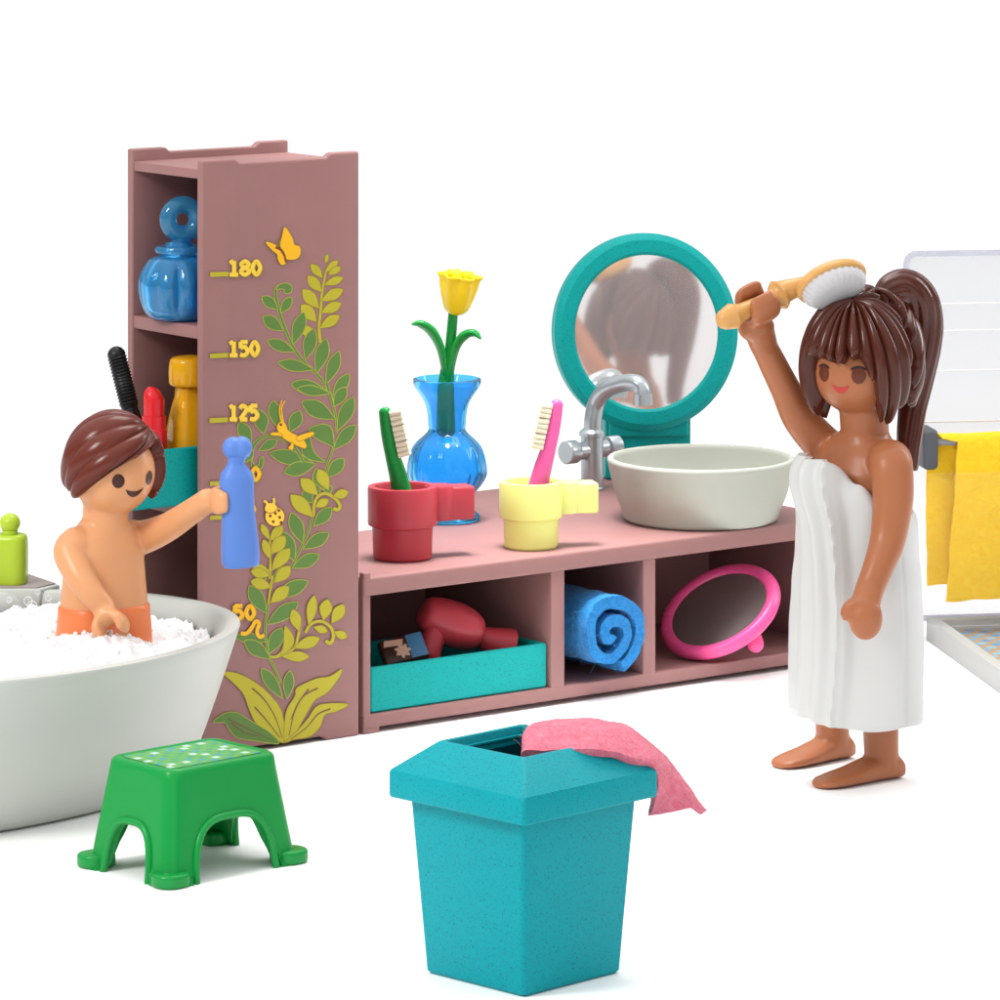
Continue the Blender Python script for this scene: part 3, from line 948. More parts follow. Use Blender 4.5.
obj('leaf', tube([zp(446, 380, -.01), zp(441, 350, -.015), zp(432, 332, -.02), zp(421, 324, -.03), zp(413, 324, -.04)], [.013, .019, .024, .021, .007], 14, 8, flat=.5, ref=V((.35, -.9, .2))), GREEN_D, t, smooth=60)
obj('leaf', tube([zp(449, 382, -.01), zp(455, 350, -.015), zp(464, 336, -.02), zp(474, 333, -.03), zp(480, 338, -.04)], [.013, .019, .023, .020, .007], 14, 8, flat=.5, ref=V((-.35, -.9, .2))), GREEN_D, t, smooth=60)
fm = axis_frame(zp(455.5, 314), V((.12, -.10, 1)))
hh = 39 / s
fp = smooth_profile([(0, -.004), (.016, 0), (.03, hh * .12), (.04, hh * .4), (.046, hh * .7), (.048, hh * .9), (.053, hh * .99), (.051, hh * 1.04), (.040, hh * .96), (.036, hh * .8), (0, hh * .72)], 4)
obj('petals', xf(lathe(fp, 72, lambda a, z: 1 + (.16 * max(0, z / hh - .35)) * cos(6 * a) + .05 * cos(6 * a) * (z > 0)), fm), FLOWER, t, smooth=60)
pis = join(*[xf(ellipsoid((.016 * cos(k * 2.1), .016 * sin(k * 2.1), hh * .98), (.013, .013, .018), n=14), fm) for k in range(3)])
obj('stamen', pis, FLOWER, t)

# round mirror on a foot
md = 13.43
mc = pt(647, 332, md)
ny = radians(5.5); tl = radians(5.5)
nrm = V((sin(ny) * cos(tl), -cos(ny) * cos(tl), sin(tl)))
mm = axis_frame(mc, nrm, V((1, 0, 0)))
s = F_PX / md
t = thing('round_mirror', 'round counter mirror in a thick teal frame on a teal foot', 'mirror', V((mc.x, mc.y, ZT)))
Ro, Ri = 92.5 / s, 72 / s
el = 98.5 / 92.5
fr = lathe([(0, -.11), (Ro - .012, -.11), (Ro, -.098), (Ro, -.014), (Ro - .003, -.010), (Ro - .016, -.001), (Ro - .018, 0), (Ri + .008, 0), (Ri + .006, -.001), (Ri, -.008), (Ri, -.02), (0, -.02)], 96)
for v in fr.verts: v.co.y *= el
obj('mirror_frame', xf(fr, mm), TEAL_G, t, smooth=24)
gl = lathe([(0, -.016), (Ri * .998, -.016), (Ri * .998, -.011), (0, -.011)], 96)
for v in gl.verts: v.co.y *= el * .995 + .02
obj('mirror_glass', xf(gl, mm), MIRROR, t)
fz = mc.z - ZT
obj('mirror_foot', xf(box(-43 / s, 43 / s, .012, .10, .001, fz - Ro * .80, .006), at(V((mc.x + .005, mc.y, ZT)), radians(6))), TEAL_G, t)
obj('foot_step', xf(box(-40 / s, 40 / s, -.006, .09, fz - Ro * 1.13, fz - Ro * .85, .008), at(V((mc.x + .005, mc.y, ZT)), radians(6))), TEAL_G, t)

# basin
c = onz(701, 519, ZT + .001)
s = F_PX / c.y
t = thing('wash_basin', 'pale grey round wash basin standing on the counter', 'basin', c)
hb = .165
Rb = 94 / s
bp = [(0, 0), (Rb * .79, 0), (Rb * .81, .002)] + smooth_profile([(Rb * .825, .007), (Rb * .85, .03), (Rb * .92, hb * .45), (Rb * .985, hb * .85), (Rb, hb - .008)], 4) + [(Rb * .995, hb - .002), (Rb * .985, hb)]
bp += [(Rb * .945, hb), (Rb * .93, hb - .004)] + smooth_profile([(Rb * .925, hb - .01), (Rb * .88, hb * .6), (Rb * .78, hb * .22), (Rb * .5, .022), (0, .02)], 4)
obj('basin_bowl', xf(lathe(bp, 96), at(c)), BASINW, t, smooth=40)

# faucet
fdp = 13.25
q = lambda x, y, dd=0: pt(x, y, fdp + dd)
s = F_PX / fdp
fb = q(592, 470); fb.z = ZT
t = thing('faucet', 'silver grey tap with cross handles and curved spout beside the basin', 'faucet', fb)
obj('post', xf(lathe([(0, .001), (.034, .001), (.034, .006), (.031, .01), (.031, q(0, 432).z - ZT - .012), (.036, q(0, 432).z - ZT - .010), (.036, q(0, 432).z - ZT), (.027, q(0, 430).z - ZT + .003), (0, q(0, 430).z - ZT + .003)], 32), at(fb)), SILVER, t)
spx = [q(593, 436), q(593, 420), q(597, 402), q(607, 389, -.03), q(624, 383, -.06), q(636, 383, -.09), q(642, 389, -.10), q(643, 397, -.105)]
obj('spout', tube(spx, [.026, .025, .024, .023, .023, .023, .023, .023], 24, roundcap=False), SILVER, t, smooth=60)
obj('spout_end', tube([q(643, 394, -.105), q(643.3, 405, -.106)], [.0255, .0255], 24, roundcap=False), SILVER, t)
cc = q(590, 450)
for name_, dv, l in (('cross_handle', V((-.72, -.69, .02)), .084), ('cross_handle', V((.72, .50, .02)), .085)):
    dv = dv.normalized()
    hk = lathe([(0, 0), (.024, 0), (.024, l * .5), (.031, l * .55), (.032, l * .58), (.032, l * .96), (.029, l), (0, l)], 28)
    obj(name_, xf(hk, axis_frame(cc + dv * .012, dv)), SILVER, t)

# ----------------------------------------------------------------- bathtub
TC = V((-1.205, 11.06, 0)); TR = radians(47.4)
TU, TV = V((cos(TR), sin(TR), 0)), V((-sin(TR), cos(TR), 0))
TP, TQ, TZ = .664, .520, .385
tub = thing('bathtub', 'oval off-white toy bathtub filled with foam beside the shelf tower', 'bathtub', TC)
rings = []
def tring(p, q, z, dv=0.0, e=2.08): return sring(TC + TV * dv + V((0, 0, z)), TU, TV, p, q, 120, e)
for f in [0, .03] + [k / 14 for k in range(1, 15)]:
    z = f * (TZ - .006); g = f ** .85
    p = .632 + (TP - .632) * g; qv = .375 + (TQ - .375) * g; dv = .075 * (1 - g)
    if f == 0: p -= .012; qv -= .012
    rings.append(tring(p, qv, z, dv))
rings += [tring(TP - .002, TQ - .002, TZ - .001), tring(TP - .008, TQ - .008, TZ), tring(TP - .026, TQ - .026, TZ), tring(TP - .033, TQ - .033, TZ - .006)]
for f in (.9, .7, .5, .3, .12):
    g = f ** .85
    rings.append(tring(.590 + (TP - .632) * g, .345 + (TQ - .375) * g, f * TZ, .075 * (1 - g)))
obj('tub_shell', loft(rings), TUBW, tub, smooth=50)
# ledge behind the rim with a recess for the bottle
lg = [onz(x, y, TZ) for x, y in ((60, 587), (29, 575.5), (-60, 569), (-90, 590), (0, 592), (40, 592))]
lm = Matrix.Identity(4)
obj('ledge', prism([(p.x, p.y) for p in lg], lm, TZ - .05, TZ + .006, .004), TUBW, tub)
lc = sum(lg, V()) / len(lg)
obj('ledge_pad', prism([(lc.x + (p.x - lc.x) * .93, lc.y + (p.y - lc.y) * .86) for p in lg], lm, TZ + .0062, TZ + .0092, .001), PLATE, tub)
# green bottle on the ledge
c = onz(10, 583, TZ + .0095)
s = F_PX / c.y
t = thing('lime_bottle', 'lime green translucent bottle with ball stopper on the tub ledge', 'bottle', c)
obj('bottle_body', xf(loft([[V((x * k, y * k, z)) for x, y in rrect(17.5 / s, 15 / s, 11 / s)] for k, z in ((.94, 0), (1, .006), (1, .09), (.97, 44 / s), (.90, 48 / s), (.80, 49 / s))]), at(c, -.2)), LIME, t, smooth=45)
obj('stopper', xf(join(lathe([(0, 48 / s), (8 / s, 49 / s), (8 / s, 53 / s), (0, 53 / s)], 24), ellipsoid((0, 0, 60 / s), (10.5 / s, 10.5 / s, 10 / s))), at(c)), LIME, t, smooth=60)

# ----------------------------------------------------------------- foam
rnd = random.Random(5)
bm = bmesh.new()
FZ = .325
n_r, n_a = 150, 420
rows = []
def fh(p):
    e = noise.fractal(p * 7, 1, 2, 3) * .03 + .018 * (1 - 2 * abs(noise.noise(p * 20))) + .008 * (1 - 2 * abs(noise.noise(p * 48 + V((3, 1, 2))))) + .0035 * (1 - 2 * abs(noise.noise(p * 120))) - .008
    m = .05 * exp(-((p - pt(10, 622, 11.25)).to_2d().length / .24) ** 2) + .060 * exp(-((p - pt(100, 640, 10.95)).to_2d().length / .15) ** 2)
    return FZ + e + m
for i in range(n_r + 1):
    k = .995 * i / n_r
    row = []
    for j in range(n_a):
        a = 2 * pi * j / n_a
        p = TC + TU * cos(a) * k * (TP - .055) + TV * sin(a) * k * (TQ - .058)
        row.append(bm.verts.new((p.x, p.y, min(fh(p), TZ + .02))))
    rows.append(row)
for a_, b_2 in zip(rows, rows[1:]):
    for j in range(n_a): bm.faces.new((a_[j], a_[(j + 1) % n_a], b_2[(j + 1) % n_a], b_2[j]))
bub = bmesh.new()
tmpl = bmesh.new(); bmesh.ops.create_icosphere(tmpl, subdivisions=2, radius=1)
tv = [v.co.copy() for v in tmpl.verts]; tf = [[v.index for v in f.verts] for f in tmpl.faces]; tmpl.free()
for _ in range(5200):
    a = rnd.uniform(0, 2 * pi); k = sqrt(rnd.random()) * .97
    p = TC + TU * cos(a) * k * (TP - .06) + TV * sin(a) * k * (TQ - .065)
    if p.x < -1.30 and rnd.random() < .7: continue
    r = rnd.choice((.0012, .0015, .0015, .002, .0025, .003, .004, .0055))
    z = fh(p) + rnd.uniform(-.55, .35) * r + (rnd.random() < .03) * rnd.uniform(0, .006)
    vs = [bub.verts.new((p.x + q.x * r, p.y + q.y * r, z + q.z * r)) for q in tv]
    for f in tf: bub.faces.new([vs[i] for i in f])
o = obj('foam', join(bm, bub), FOAM, None, smooth=80)
solo(o, 'white bubble bath foam filling the tub', 'foam', kind='stuff')
for x, y, dd, r in ((28, 601, 11.35, .011), (48, 598, 11.38, .008), (32, 606, 11.3, .013), (18, 609, 11.3, .009), (38, 592, 11.42, .006), (9, 600, 11.35, .007)):
    c = pt(x, y, dd)
    o = obj('soap_bubble', ellipsoid(c, (r, r, r), n=24), BUBBLE, None, smooth=80)
    solo(o, 'tiny clear soap bubble drifting above the bath foam', 'bubble', 'soap bubbles over the tub')

# ----------------------------------------------------------------- green stool
SR = radians(43)
sc_ = V((-.668, 10.435, 0))
stool = thing('step_stool', 'green toy step stool with four splayed legs and a mosaic top', 'stool', sc_)
ZS = .240


def stool_shell():
    """one moulded shell: tapered rounded box with an arch cut out of each side"""
    w0, d0, w1, d1 = .186, .148, .150, .112      # half-sizes at the floor and at the top
    tks = .018
    bm = bmesh.new()
    N = 144
    def section(z, inset=0.0):
        f = z / ZS
        w = w0 + (w1 - w0) * f - inset; d = d0 + (d1 - d0) * f - inset
        return w, d
    # perimeter parameter: list of unit (x, y, side, u) around the rounded rectangle
    def per(w, d, r):
        out = []
        n = 18
        for cx, cy, a0 in ((1, 1, 0), (-1, 1, pi / 2), (-1, -1, pi), (1, -1, 3 * pi / 2)):
            for k in range(7):
                a = a0 + pi / 2 * k / 6
                out.append((cx * (w - r) + r * cos(a), cy * (d - r) + r * sin(a)))
            nx, ny = (cx, cy)
            # straight run to the next corner
            if (cx, cy) == (1, 1): p, q_ = ((w - r), d), (-(w - r), d)
            elif (cx, cy) == (-1, 1): p, q_ = (-w, d - r), (-w, -(d - r))
            elif (cx, cy) == (-1, -1): p, q_ = (-(w - r), -d), (w - r, -d)
            else: p, q_ = (w, -(d - r)), (w, d - r)
            for k in range(1, n):
                t_ = k / n
                out.append((p[0] + (q_[0] - p[0]) * t_, p[1] + (q_[1] - p[1]) * t_))
        return out
    ref = per(1, 1, .2)
    def arch(x, y, w, d):
        """lower limit of the wall above this perimeter point"""
        r = .03
        if abs(y) >= d - 1e-6: u, half, top = abs(x), w * .60, .128
        elif abs(x) >= w - 1e-6: u, half, top = abs(y), d * .52, .118
        else: return 0.0
        if u >= half: return 0.0
        k = u / half
        return top * (1 - k ** 3.2) ** (1 / 3.2)
    cols_o, cols_i = [], []
    M = 14
    P0 = per(w0, d0, .034); P1 = per(w1, d1, .030)
    def row(P0_, P1_, inset):
        cols = []
        for (x0, y0), (x1, y1) in zip(P0_, P1_):
            xb, yb = (x0 + x1) / 2, (y0 + y1) / 2
            lo = arch(x0, y0, w0 - inset, d0 - inset)
            col = []
            for k in range(M + 1):
                z = lo + (ZS - .008 - lo) * k / M
                f = z / ZS
                fl = max(0, 1 - z / .03) ** 2 * .012 if lo == 0 else 0
                l = sqrt(x0 * x0 + y0 * y0)
                col.append(V((x0 + (x1 - x0) * f + x0 / l * fl, y0 + (y1 - y0) * f + y0 / l * fl, z)))
            cols.append(col)
        return cols
    co = row(P0, P1, 0)
    ci = row(per(w0 - tks, d0 - tks, .022), per(w1 - tks, d1 - tks, .02), tks)
    for c_ in ci:
        pass
    n = len(co)
    vo = [[bm.verts.new(p) for p in c_] for c_ in co]
    vi = [[bm.verts.new(p if p.z < ZS - .03 else V((p.x, p.y, min(p.z, ZS - .02)))) for p in c_] for c_ in ci]
    for j in range(n):
        j2 = (j + 1) % n
        for k in range(M):
            bm.faces.new((vo[j][k], vo[j2][k], vo[j2][k + 1], vo[j][k + 1]))
            bm.faces.new((vi[j][k], vi[j][k + 1], vi[j2][k + 1], vi[j2][k]))
        bm.faces.new((vo[j][0], vi[j][0], vi[j2][0], vo[j2][0]))
    # rounded top edge, raised lip and recessed top
    def ringv(inset, z):
        return [bm.verts.new(V((x, y, z))) for x, y in per(w1 - inset, d1 - inset, max(.01, .03 - inset * .5))]
    prev = [c_[M] for c_ in vo]
    for inset, z in ((.002, ZS - .003), (.006, ZS), (.014, ZS), (.017, ZS - .003)):
        r_ = ringv(inset, z)
        for j in range(n): bm.faces.new((prev[j], prev[(j + 1) % n], r_[(j + 1) % n], r_[j]))
        prev = r_
    bm.faces.new(prev)
    bm.faces.new([c_[M] for c_ in vi][::-1])
    bmesh.ops.recalc_face_normals(bm, faces=bm.faces)
    return bm


SM = at(sc_, SR)
obj('stool_shell', xf(stool_shell(), SM), GREEN, stool, smooth=50)
obj('stool_top', xf(prism(rrect(.126, .088, .014), Matrix.Identity(4), ZS - .0028, ZS - .0008, .0), SM), MOSAIC, stool, smooth=0)
# raised rounded bead around each arch, and foot pads
def bead(side):
    w0, d0, w1, d1 = .186, .148, .150, .112
    pts = []
    for k in range(41):
        u = -1 + 2 * k / 40
        if side[0] == 'y': half, top = w0 * .60, .128
        else: half, top = d0 * .52, .118
        s_ = abs(math.sin(u * pi / 2)) ; 
        a = pi * (k / 40)
        ca, sa = cos(a), sin(a)
        x = -half * math.copysign(abs(ca) ** (2 / 3.2), ca); z = top * abs(sa) ** (2 / 3.2)
        f = z / ZS
        if side[0] == 'y': p = V((x * (1 + (w1 / w0 - 1) * f), side[1] * (d0 + (d1 - d0) * f), z))
        else: p = V((side[1] * (w0 + (w1 - w0) * f), x * (1 + (d1 / d0 - 1) * f), z))
        pts.append(p)
    pts[0].z = pts[-1].z = .002
    return tube(pts, .0085, 12, raw=True)
for sd in (('y', -1), ('y', 1), ('x', -1), ('x', 1)):
    obj('arch_bead', xf(bead(sd), SM), GREEN, stool, smooth=60)
for sx in (-1, 1):
    for sy in (-1, 1):
        fp_ = prism(rrect(.041, .038, .034, 8), Matrix.Translation((sx * .165, sy * .128, 0)), 0, .030, .008, 4)
        obj('foot_pad', xf(fp_, SM), GREEN, stool)

# ----------------------------------------------------------------- bin with pink towel
BC = V((.0458, 9.4988, 0)); BR = .787
BMx = at(BC, BR)
bin_ = thing('waste_bin', 'square speckled teal bin with a sloped open lid', 'bin', BC)
def sq(h_, z, r=.012): return [V((x, y, z)) for x, y in rrect(h_, h_, r, 4)]
h0, h1 = .1375, .161
body = loft([sq(h0 - .006, 0), sq(h0, .006)] + [sq(h0 + (h1 - h0) * k / 6, .006 + .36 * k / 6) for k in range(1, 7)] + [sq(h1 - .012, .366), sq(h0 - .012, .02)])
obj('bin_body', xf(body, BMx), TEAL, bin_, smooth=40)
lid = loft([sq(.170, .349, .01), sq(.188, .349, .01), sq(.190, .352, .01), sq(.190, .398, .01), sq(.188, .403, .01), sq(.121, .458, .008), sq(.117, .460, .008), sq(.110, .459, .008), sq(.108, .455, .008), sq(.106, .425, .008), sq(.152, .392, .008)], closed=True)
obj('bin_lid', xf(lid, BMx), TEAL, bin_, smooth=25)
obj('opening_lip', xf(loft([sq(.1065, .440, .008), sq(.1065, .4435, .008), sq(.099, .4435, .008), sq(.099, .440, .008)], closed=True), BMx), TEAL, bin_, smooth=30)

# pink felt towel: sheet coming out of the opening, over the right rim, hanging down outside
ctrl = [   # rows run from inside the opening to the hanging corner; each row from the front edge to the back edge
    [pt(530, 792, 9.47), pt(545, 780, 9.50), pt(560, 772, 9.54), pt(580, 770, 9.60)],
    [pt(521, 754, 9.44), pt(522, 735, 9.50), pt(534, 728, 9.57), pt(556, 726, 9.64)],
    [pt(550, 751, 9.42), pt(548, 729, 9.49), pt(562, 719, 9.58), pt(585, 720, 9.66)],
    [pt(592, 749, 9.43), pt(595, 730, 9.50), pt(603, 720, 9.59), pt(622, 724, 9.66)],
    [pt(630, 757, 9.46), pt(634, 742, 9.51), pt(640, 735, 9.58), pt(646, 738, 9.64)],
    [pt(655, 768, 9.49), pt(662, 760, 9.53), pt(665, 757, 9.58), pt(667, 758, 9.62)],
    [pt(655, 802, 9.545), pt(670, 790, 9.55), pt(680, 782, 9.575), pt(684, 779, 9.60)],
    [pt(648, 816, 9.57), pt(672, 813, 9.56), pt(695, 807, 9.575), pt(707, 811, 9.59)],
]
gu = [crom(r, 10) for r in ctrl]
rows = []
for j in range(len(gu[0])): rows.append(crom([g[j] for g in gu], 10))
bm = bmesh.new()
vv = []
for j, r in enumerate(rows):
    vv.append([bm.verts.new(p + noise.noise_vector(p * 20) * .004 + noise.noise_vector(p * 60) * .0008) for p in r])
for j in range(len(vv) - 1):
    for k in range(len(vv[0]) - 1): bm.faces.new((vv[j][k], vv[j][k + 1], vv[j + 1][k + 1], vv[j + 1][k]))
bmesh.ops.recalc_face_normals(bm, faces=bm.faces)
fs = surf_samples(bm)
if sum((n_.z for _, n_ in fs)) < 0: bmesh.ops.reverse_faces(bm, faces=bm.faces)
fs = surf_samples(bm)
bmesh.ops.solidify(bm, geom=bm.faces[:], thickness=.017)
t = thing('pink_cloth', 'pink felt cloth hanging out of the teal bin over its rim', 'cloth', BC + V((.1, 0, .2)))
obj('felt_sheet', bm, PINKF, t, smooth=80)
fo = obj('loose_fibres', fibres(fs, 200, .028, .00035, 9), FIBP, t); fo['kind'] = 'stuff'

# ----------------------------------------------------------------- figures
def frame(fx, fy, o):
    f = V((fx, fy, 0)).normalized(); r = V((f.y, -f.x, 0))
    return Matrix(((r.x, f.x, 0, o[0]), (r.y, f.y, 0, o[1]), (0, 0, 1, o[2]), (0, 0, 0, 1)))     # x = own right, y = forward


def c_hand(c, wrist_dir, side, R=.030, t=.014, hw=.026, a0=-128, a1=128):
    """cupped toy hand: palm at the wrist, fingers and thumb closing like a C towards the front"""
    d = V(wrist_dir).normalized(); s = (V(side) - d * V(side).dot(d)).normalized(); ax = d.cross(s)
    rings = []
    n = 26
    for k in range(n + 1):
        a = radians(a0 + (a1 - a0) * k / n)
        rad = -d * cos(a) + s * sin(a)
        e = min(k, n - k) / n
        th = t * (1.0 if e > .12 else .72 + .28 * e / .12)
        w = hw * (1.0 if e > .2 else .74 + .26 * e / .2)
        rings.append(sring(V(c) + rad * R, rad, ax, th, w, 20, 2.6))
    return loft(rings)


def patch(bvh, center, M3, pts, rings=5, off=.0012):
    """flat printed mark wrapped onto the head: pts are (yaw, pitch) in degrees about the face direction"""
    n = len(pts); cy = sum(p[0] for p in pts) / n; cp = sum(p[1] for p in pts) / n
    bm = bmesh.new()
    def proj(y, p):
        y, p = radians(y), radians(p)
        d = M3 @ V((-sin(y) * cos(p), cos(y) * cos(p), sin(p)))
        hit = bvh.ray_cast(V(center) + d * .16, -d)
        return hit[0] + d * off
    c0 = bm.verts.new(proj(cy, cp)); prev = None
    for k in range(1, rings + 1):
        f = k / rings
        r = [bm.verts.new(proj(cy + (y - cy) * f, cp + (p - cp) * f)) for y, p in pts]
        for j in range(n):
            if prev is None: bm.faces.new((c0, r[j], r[(j + 1) % n]))
            else: bm.faces.new((prev[j], r[j], r[(j + 1) % n], prev[(j + 1) % n]))
        prev = r
    bmesh.ops.recalc_face_normals(bm, faces=bm.faces)
    return bm


def strip_patch(bvh, center, M3, up, lo, off=.0012):
    bm = bmesh.new()
    def proj(y, p):
        y, p = radians(y), radians(p)
        d = M3 @ V((-sin(y) * cos(p), cos(y) * cos(p), sin(p)))
        return bvh.ray_cast(V(center) + d * .16, -d)[0] + d * off
    rows = []
    for (a, b) in zip(up, lo): rows.append([bm.verts.new(proj(a[0] + (b[0] - a[0]) * k / 4, a[1] + (b[1] - a[1]) * k / 4)) for k in range(5)])
    for r, r2 in zip(rows, rows[1:]):
        for k in range(4): bm.faces.new((r[k], r[k + 1], r2[k + 1], r2[k]))
    bmesh.ops.recalc_face_normals(bm, faces=bm.faces)
    return bm


def ell(cy, cp, ry, rp, n=28): return [(cy + ry * cos(2 * pi * k / n), cp + rp * sin(2 * pi * k / n)) for k in range(n)]


def smile(cy, cp, hw, dep, thick, n=14):
    up, lo = [], []
    for k in range(n + 1):
        x = -1 + 2 * k / n
        up.append((cy + hw * x, cp + dep * (x * x - 1) * .35 + dep * .35))
        lo.append((cy + hw * x, cp + dep * (x * x - 1) * .35 + dep * .35 - thick * sqrt(max(0, 1 - x * x)) ** 1.2 - .2))
    return up, lo


def hair_cap(center, M3, rad, inner, pole, n_ridge, amp, hairline, n_a=360, n_p=34, seed=1, jag=0.0, skew=0.0, ridge_pow=.6, lim=150):
    """moulded toy hair: grid of strands running from the pole (yaw, pitch) down to the hairline (min pitch for each yaw)"""
    rd = random.Random(seed)
    py_, pp = radians(pole[0]), radians(pole[1])
    P = V((-sin(py_) * cos(pp), cos(py_) * cos(pp), sin(pp)))
    U = (V((0, 1, 0)) - P * P.y)
    U = (U if U.length > .2 else V((0, 0, 1)) - P * P.z).normalized(); W_ = P.cross(U)
    cuts = sorted([2 * pi * (k + rd.uniform(-.25, .25)) / n_ridge for k in range(n_ridge)])
    hts = [rd.uniform(.6, 1.15) for _ in cuts]; jg = [rd.uniform(-1, 1) for _ in cuts]
    def ridge(a):
        a %= 2 * pi
        for k in range(n_ridge):
            lo = cuts[k]; hi = cuts[(k + 1) % n_ridge] + (2 * pi if k == n_ridge - 1 else 0)
            x = a if a >= cuts[0] else a + 2 * pi
            if lo <= x < hi:
                f = (x - lo) / (hi - lo)
                return sin(pi * f) ** ridge_pow * hts[k], jg[k], sin(pi * f)
        return 0, 0, 0
    bm = bmesh.new(); outer, inn = [], []
    for j in range(n_a):
        al = 2 * pi * j / n_a
        # march to the hairline
        mx = lim
        for k in range(2, lim):
            ps = radians(k); a2 = al + skew * ps
            d = P * cos(ps) + (U * cos(a2) + W_ * sin(a2)) * sin(ps)
            yaw = math.degrees(math.atan2(-d.x, d.y)); pit = math.degrees(math.asin(max(-1, min(1, d.z))))
            if pit < hairline(yaw): mx = k; break
        rg, jj, rnd_ = ridge(al)
        mx = mx + jag * (rnd_ - .8) + jag * .5 * jj * min(1, mx / 40)
        co, ci = [], []
        for k in range(n_p + 1):
            ps = radians(1 + (mx - 1) * k / n_p)
            a2 = al + skew * ps
            d = P * cos(ps) + (U * cos(a2) + W_ * sin(a2)) * sin(ps)
            env = min(1, (ps / radians(22))) ** 1.0
            g = 1 + amp * env * (rg - .35)
            edge = k / n_p
            g *= 1 - .05 * max(0, (edge - .93) / .07) ** 2
            co.append(V(center) + M3 @ V((d.x * rad[0], d.y * rad[1], d.z * rad[2])) * 1.0 * g if False else V(center) + M3 @ V((d.x * rad[0] * g, d.y * rad[1] * g, d.z * rad[2] * g)))
            ci.append(V(center) + M3 @ V((d.x * inner[0], d.y * inner[1], d.z * inner[2])))
        outer.append([bm.verts.new(p) for p in co]); inn.append([bm.verts.new(p) for p in ci])
    for j in range(n_a):
        j2 = (j + 1) % n_a
        for k in range(n_p):
            bm.faces.new((outer[j][k], outer[j][k + 1], outer[j2][k + 1], outer[j2][k]))
            bm.faces.new((inn[j][k], inn[j2][k], inn[j2][k + 1], inn[j][k + 1]))
        bm.faces.new((outer[j][n_p], inn[j][n_p], inn[j2][n_p], outer[j2][n_p]))
    bm.faces.new([o_[0] for o_ in outer]); bm.faces.new([o_[0] for o_ in inn][::-1])
    bmesh.ops.recalc_face_normals(bm, faces=bm.faces)
    return bm


def lerp_table(tab):
    def f(x):
        if x <= tab[0][0]: return tab[0][1]
        for (x0, y0), (x1, y1) in zip(tab, tab[1:]):
            if x <= x1:
                t_ = (x - x0) / (x1 - x0); t_ = t_ * t_ * (3 - 2 * t_)
                return y0 + (y1 - y0) * t_
        return tab[-1][1]
    return f


# ---- child in the tub
BD = 11.10
KB = F_PX / BD
bo = V(((104 - 500) / KB, BD, .02))
MBy = frame(.616, -.788, bo); M3 = MBy.to_3x3()
zb_ = lambda py: ZC - (py - Y_H) / KB - bo.z
child = thing('child_figure', 'toy child with short brown hair and orange trunks standing in the bath foam', 'person', bo)
Lc = lambda x, y, z: MBy @ V((x, y, z))
UX, UY = M3 @ V((1, 0, 0)), M3 @ V((0, 1, 0))
hcen = Lc(0, .012, zb_(470)) + V(((110 - 104) / KB, 0, 0))
parts = [ellipsoid(hcen, (.098, .098, .102), M3, 40)]
tr = []
for z, rx, ry, e in ((zb_(640), .103, .078, 2.6), (zb_(605), .102, .078, 2.6), (zb_(575), .098, .072, 2.5), (zb_(550), .095, .066, 2.4), (zb_(534), .088, .058, 2.3), (zb_(524), .066, .050, 2.1), (zb_(518), .052, .048, 2)):
    tr.append(sring(Lc(0, 0, z), UX, UY, rx, ry, 40, e))
parts.append(loft(tr))
parts.append(tube([Lc(0, .004, zb_(528)), Lc(0, .006, zb_(500))], [.053, .053], 24))
for sx in (-1, 1):
    parts.append(loft([sring(Lc(sx * .05, 0 if z > .1 else .0, z), UX, UY, .047, .066, 24, 3) for z in (.02, .1, .2, zb_(636))]))
    parts.append(ellipsoid(Lc(sx * .05, .03, .022), (.044, .085, .03), M3, 20))
# own right arm hangs forward into the foam
wr = pt(103, 606, 10.98)
parts.append(tube([Lc(.075, 0, zb_(541)), Lc(.094, .004, zb_(549)), pt(80, 576, 11.0), pt(92, 594, 10.98), wr], [.042, .041, .035, .030, .027], 20))
hd_ = (pt(113, 638, 10.94) - wr).normalized()
parts.append(c_hand(pt(111, 628, 10.955), hd_, V((.9, -.2, .3)), .029, .0135, .031))
parts.append(tube([wr, wr + hd_ * .022], [.027, .027], 20))
# own left arm reaches out to the bottle
wl = pt(207, 501, 10.99)
parts.append(tube([Lc(-.075, 0, zb_(540)), Lc(-.098, .012, zb_(541)), pt(166, 528, 11.09), pt(188, 514, 11.03), wl], [.040, .040, .034, .030, .028], 20))
hl = V((.86, -.40, .25)).normalized()
HB = pt(240, 500, 10.955)
parts.append(c_hand(HB + V((-.015, .0, 0)), V((1, -.1, .0)), V((0, -1, .0)), .041, .0135, .030, -82, 82))
parts.append(tube([wl, wl + (pt(222, 500, 10.97) - wl)], [.029, .026], 20))
bodyb = remesh(join(*parts), .0045, 5)
bvh = BVHTree.FromBMesh(bodyb)
bodyo = obj('body', bodyb, SKIN_B, child, smooth=70)
for cy in (-26.0, 26.0): obj('eye', patch(bvh, hcen, M3, ell(cy, -6, 8.6, 9.6)), EYE_B, child, smooth=60)
u_, l_ = smile(0, -22, 15, 11, 8.5)
obj('mouth', strip_patch(bvh, hcen, M3, u_, l_), EYE_B, child, smooth=60)
# trunks: orange band over hips with a leg edge
tk = [sring(Lc(0, 0, z), UX, UY, rx, ry, 120, 2.6) for z, rx, ry in ((.19, .1, .075), (.23, .108, .082), (zb_(650), .112, .086), (zb_(638), .112, .086), (zb_(625), .110, .085), (zb_(612), .107, .083), (zb_(606), .1065, .0825), (zb_(604), .103, .079))]
tro = loft(tk)
for v in tro.verts:
    q_ = MBy.inverted() @ v.co
    if q_.z < zb_(618):
        k_ = min(1, (zb_(618) - q_.z) / .06)
        q_.y -= math.copysign(.030 * k_ * exp(-(q_.x / .020) ** 2), q_.y) if abs(q_.y) > .03 else 0
        v.co = MBy @ q_
obj('trunks', tro, TRUNK, child, smooth=50)
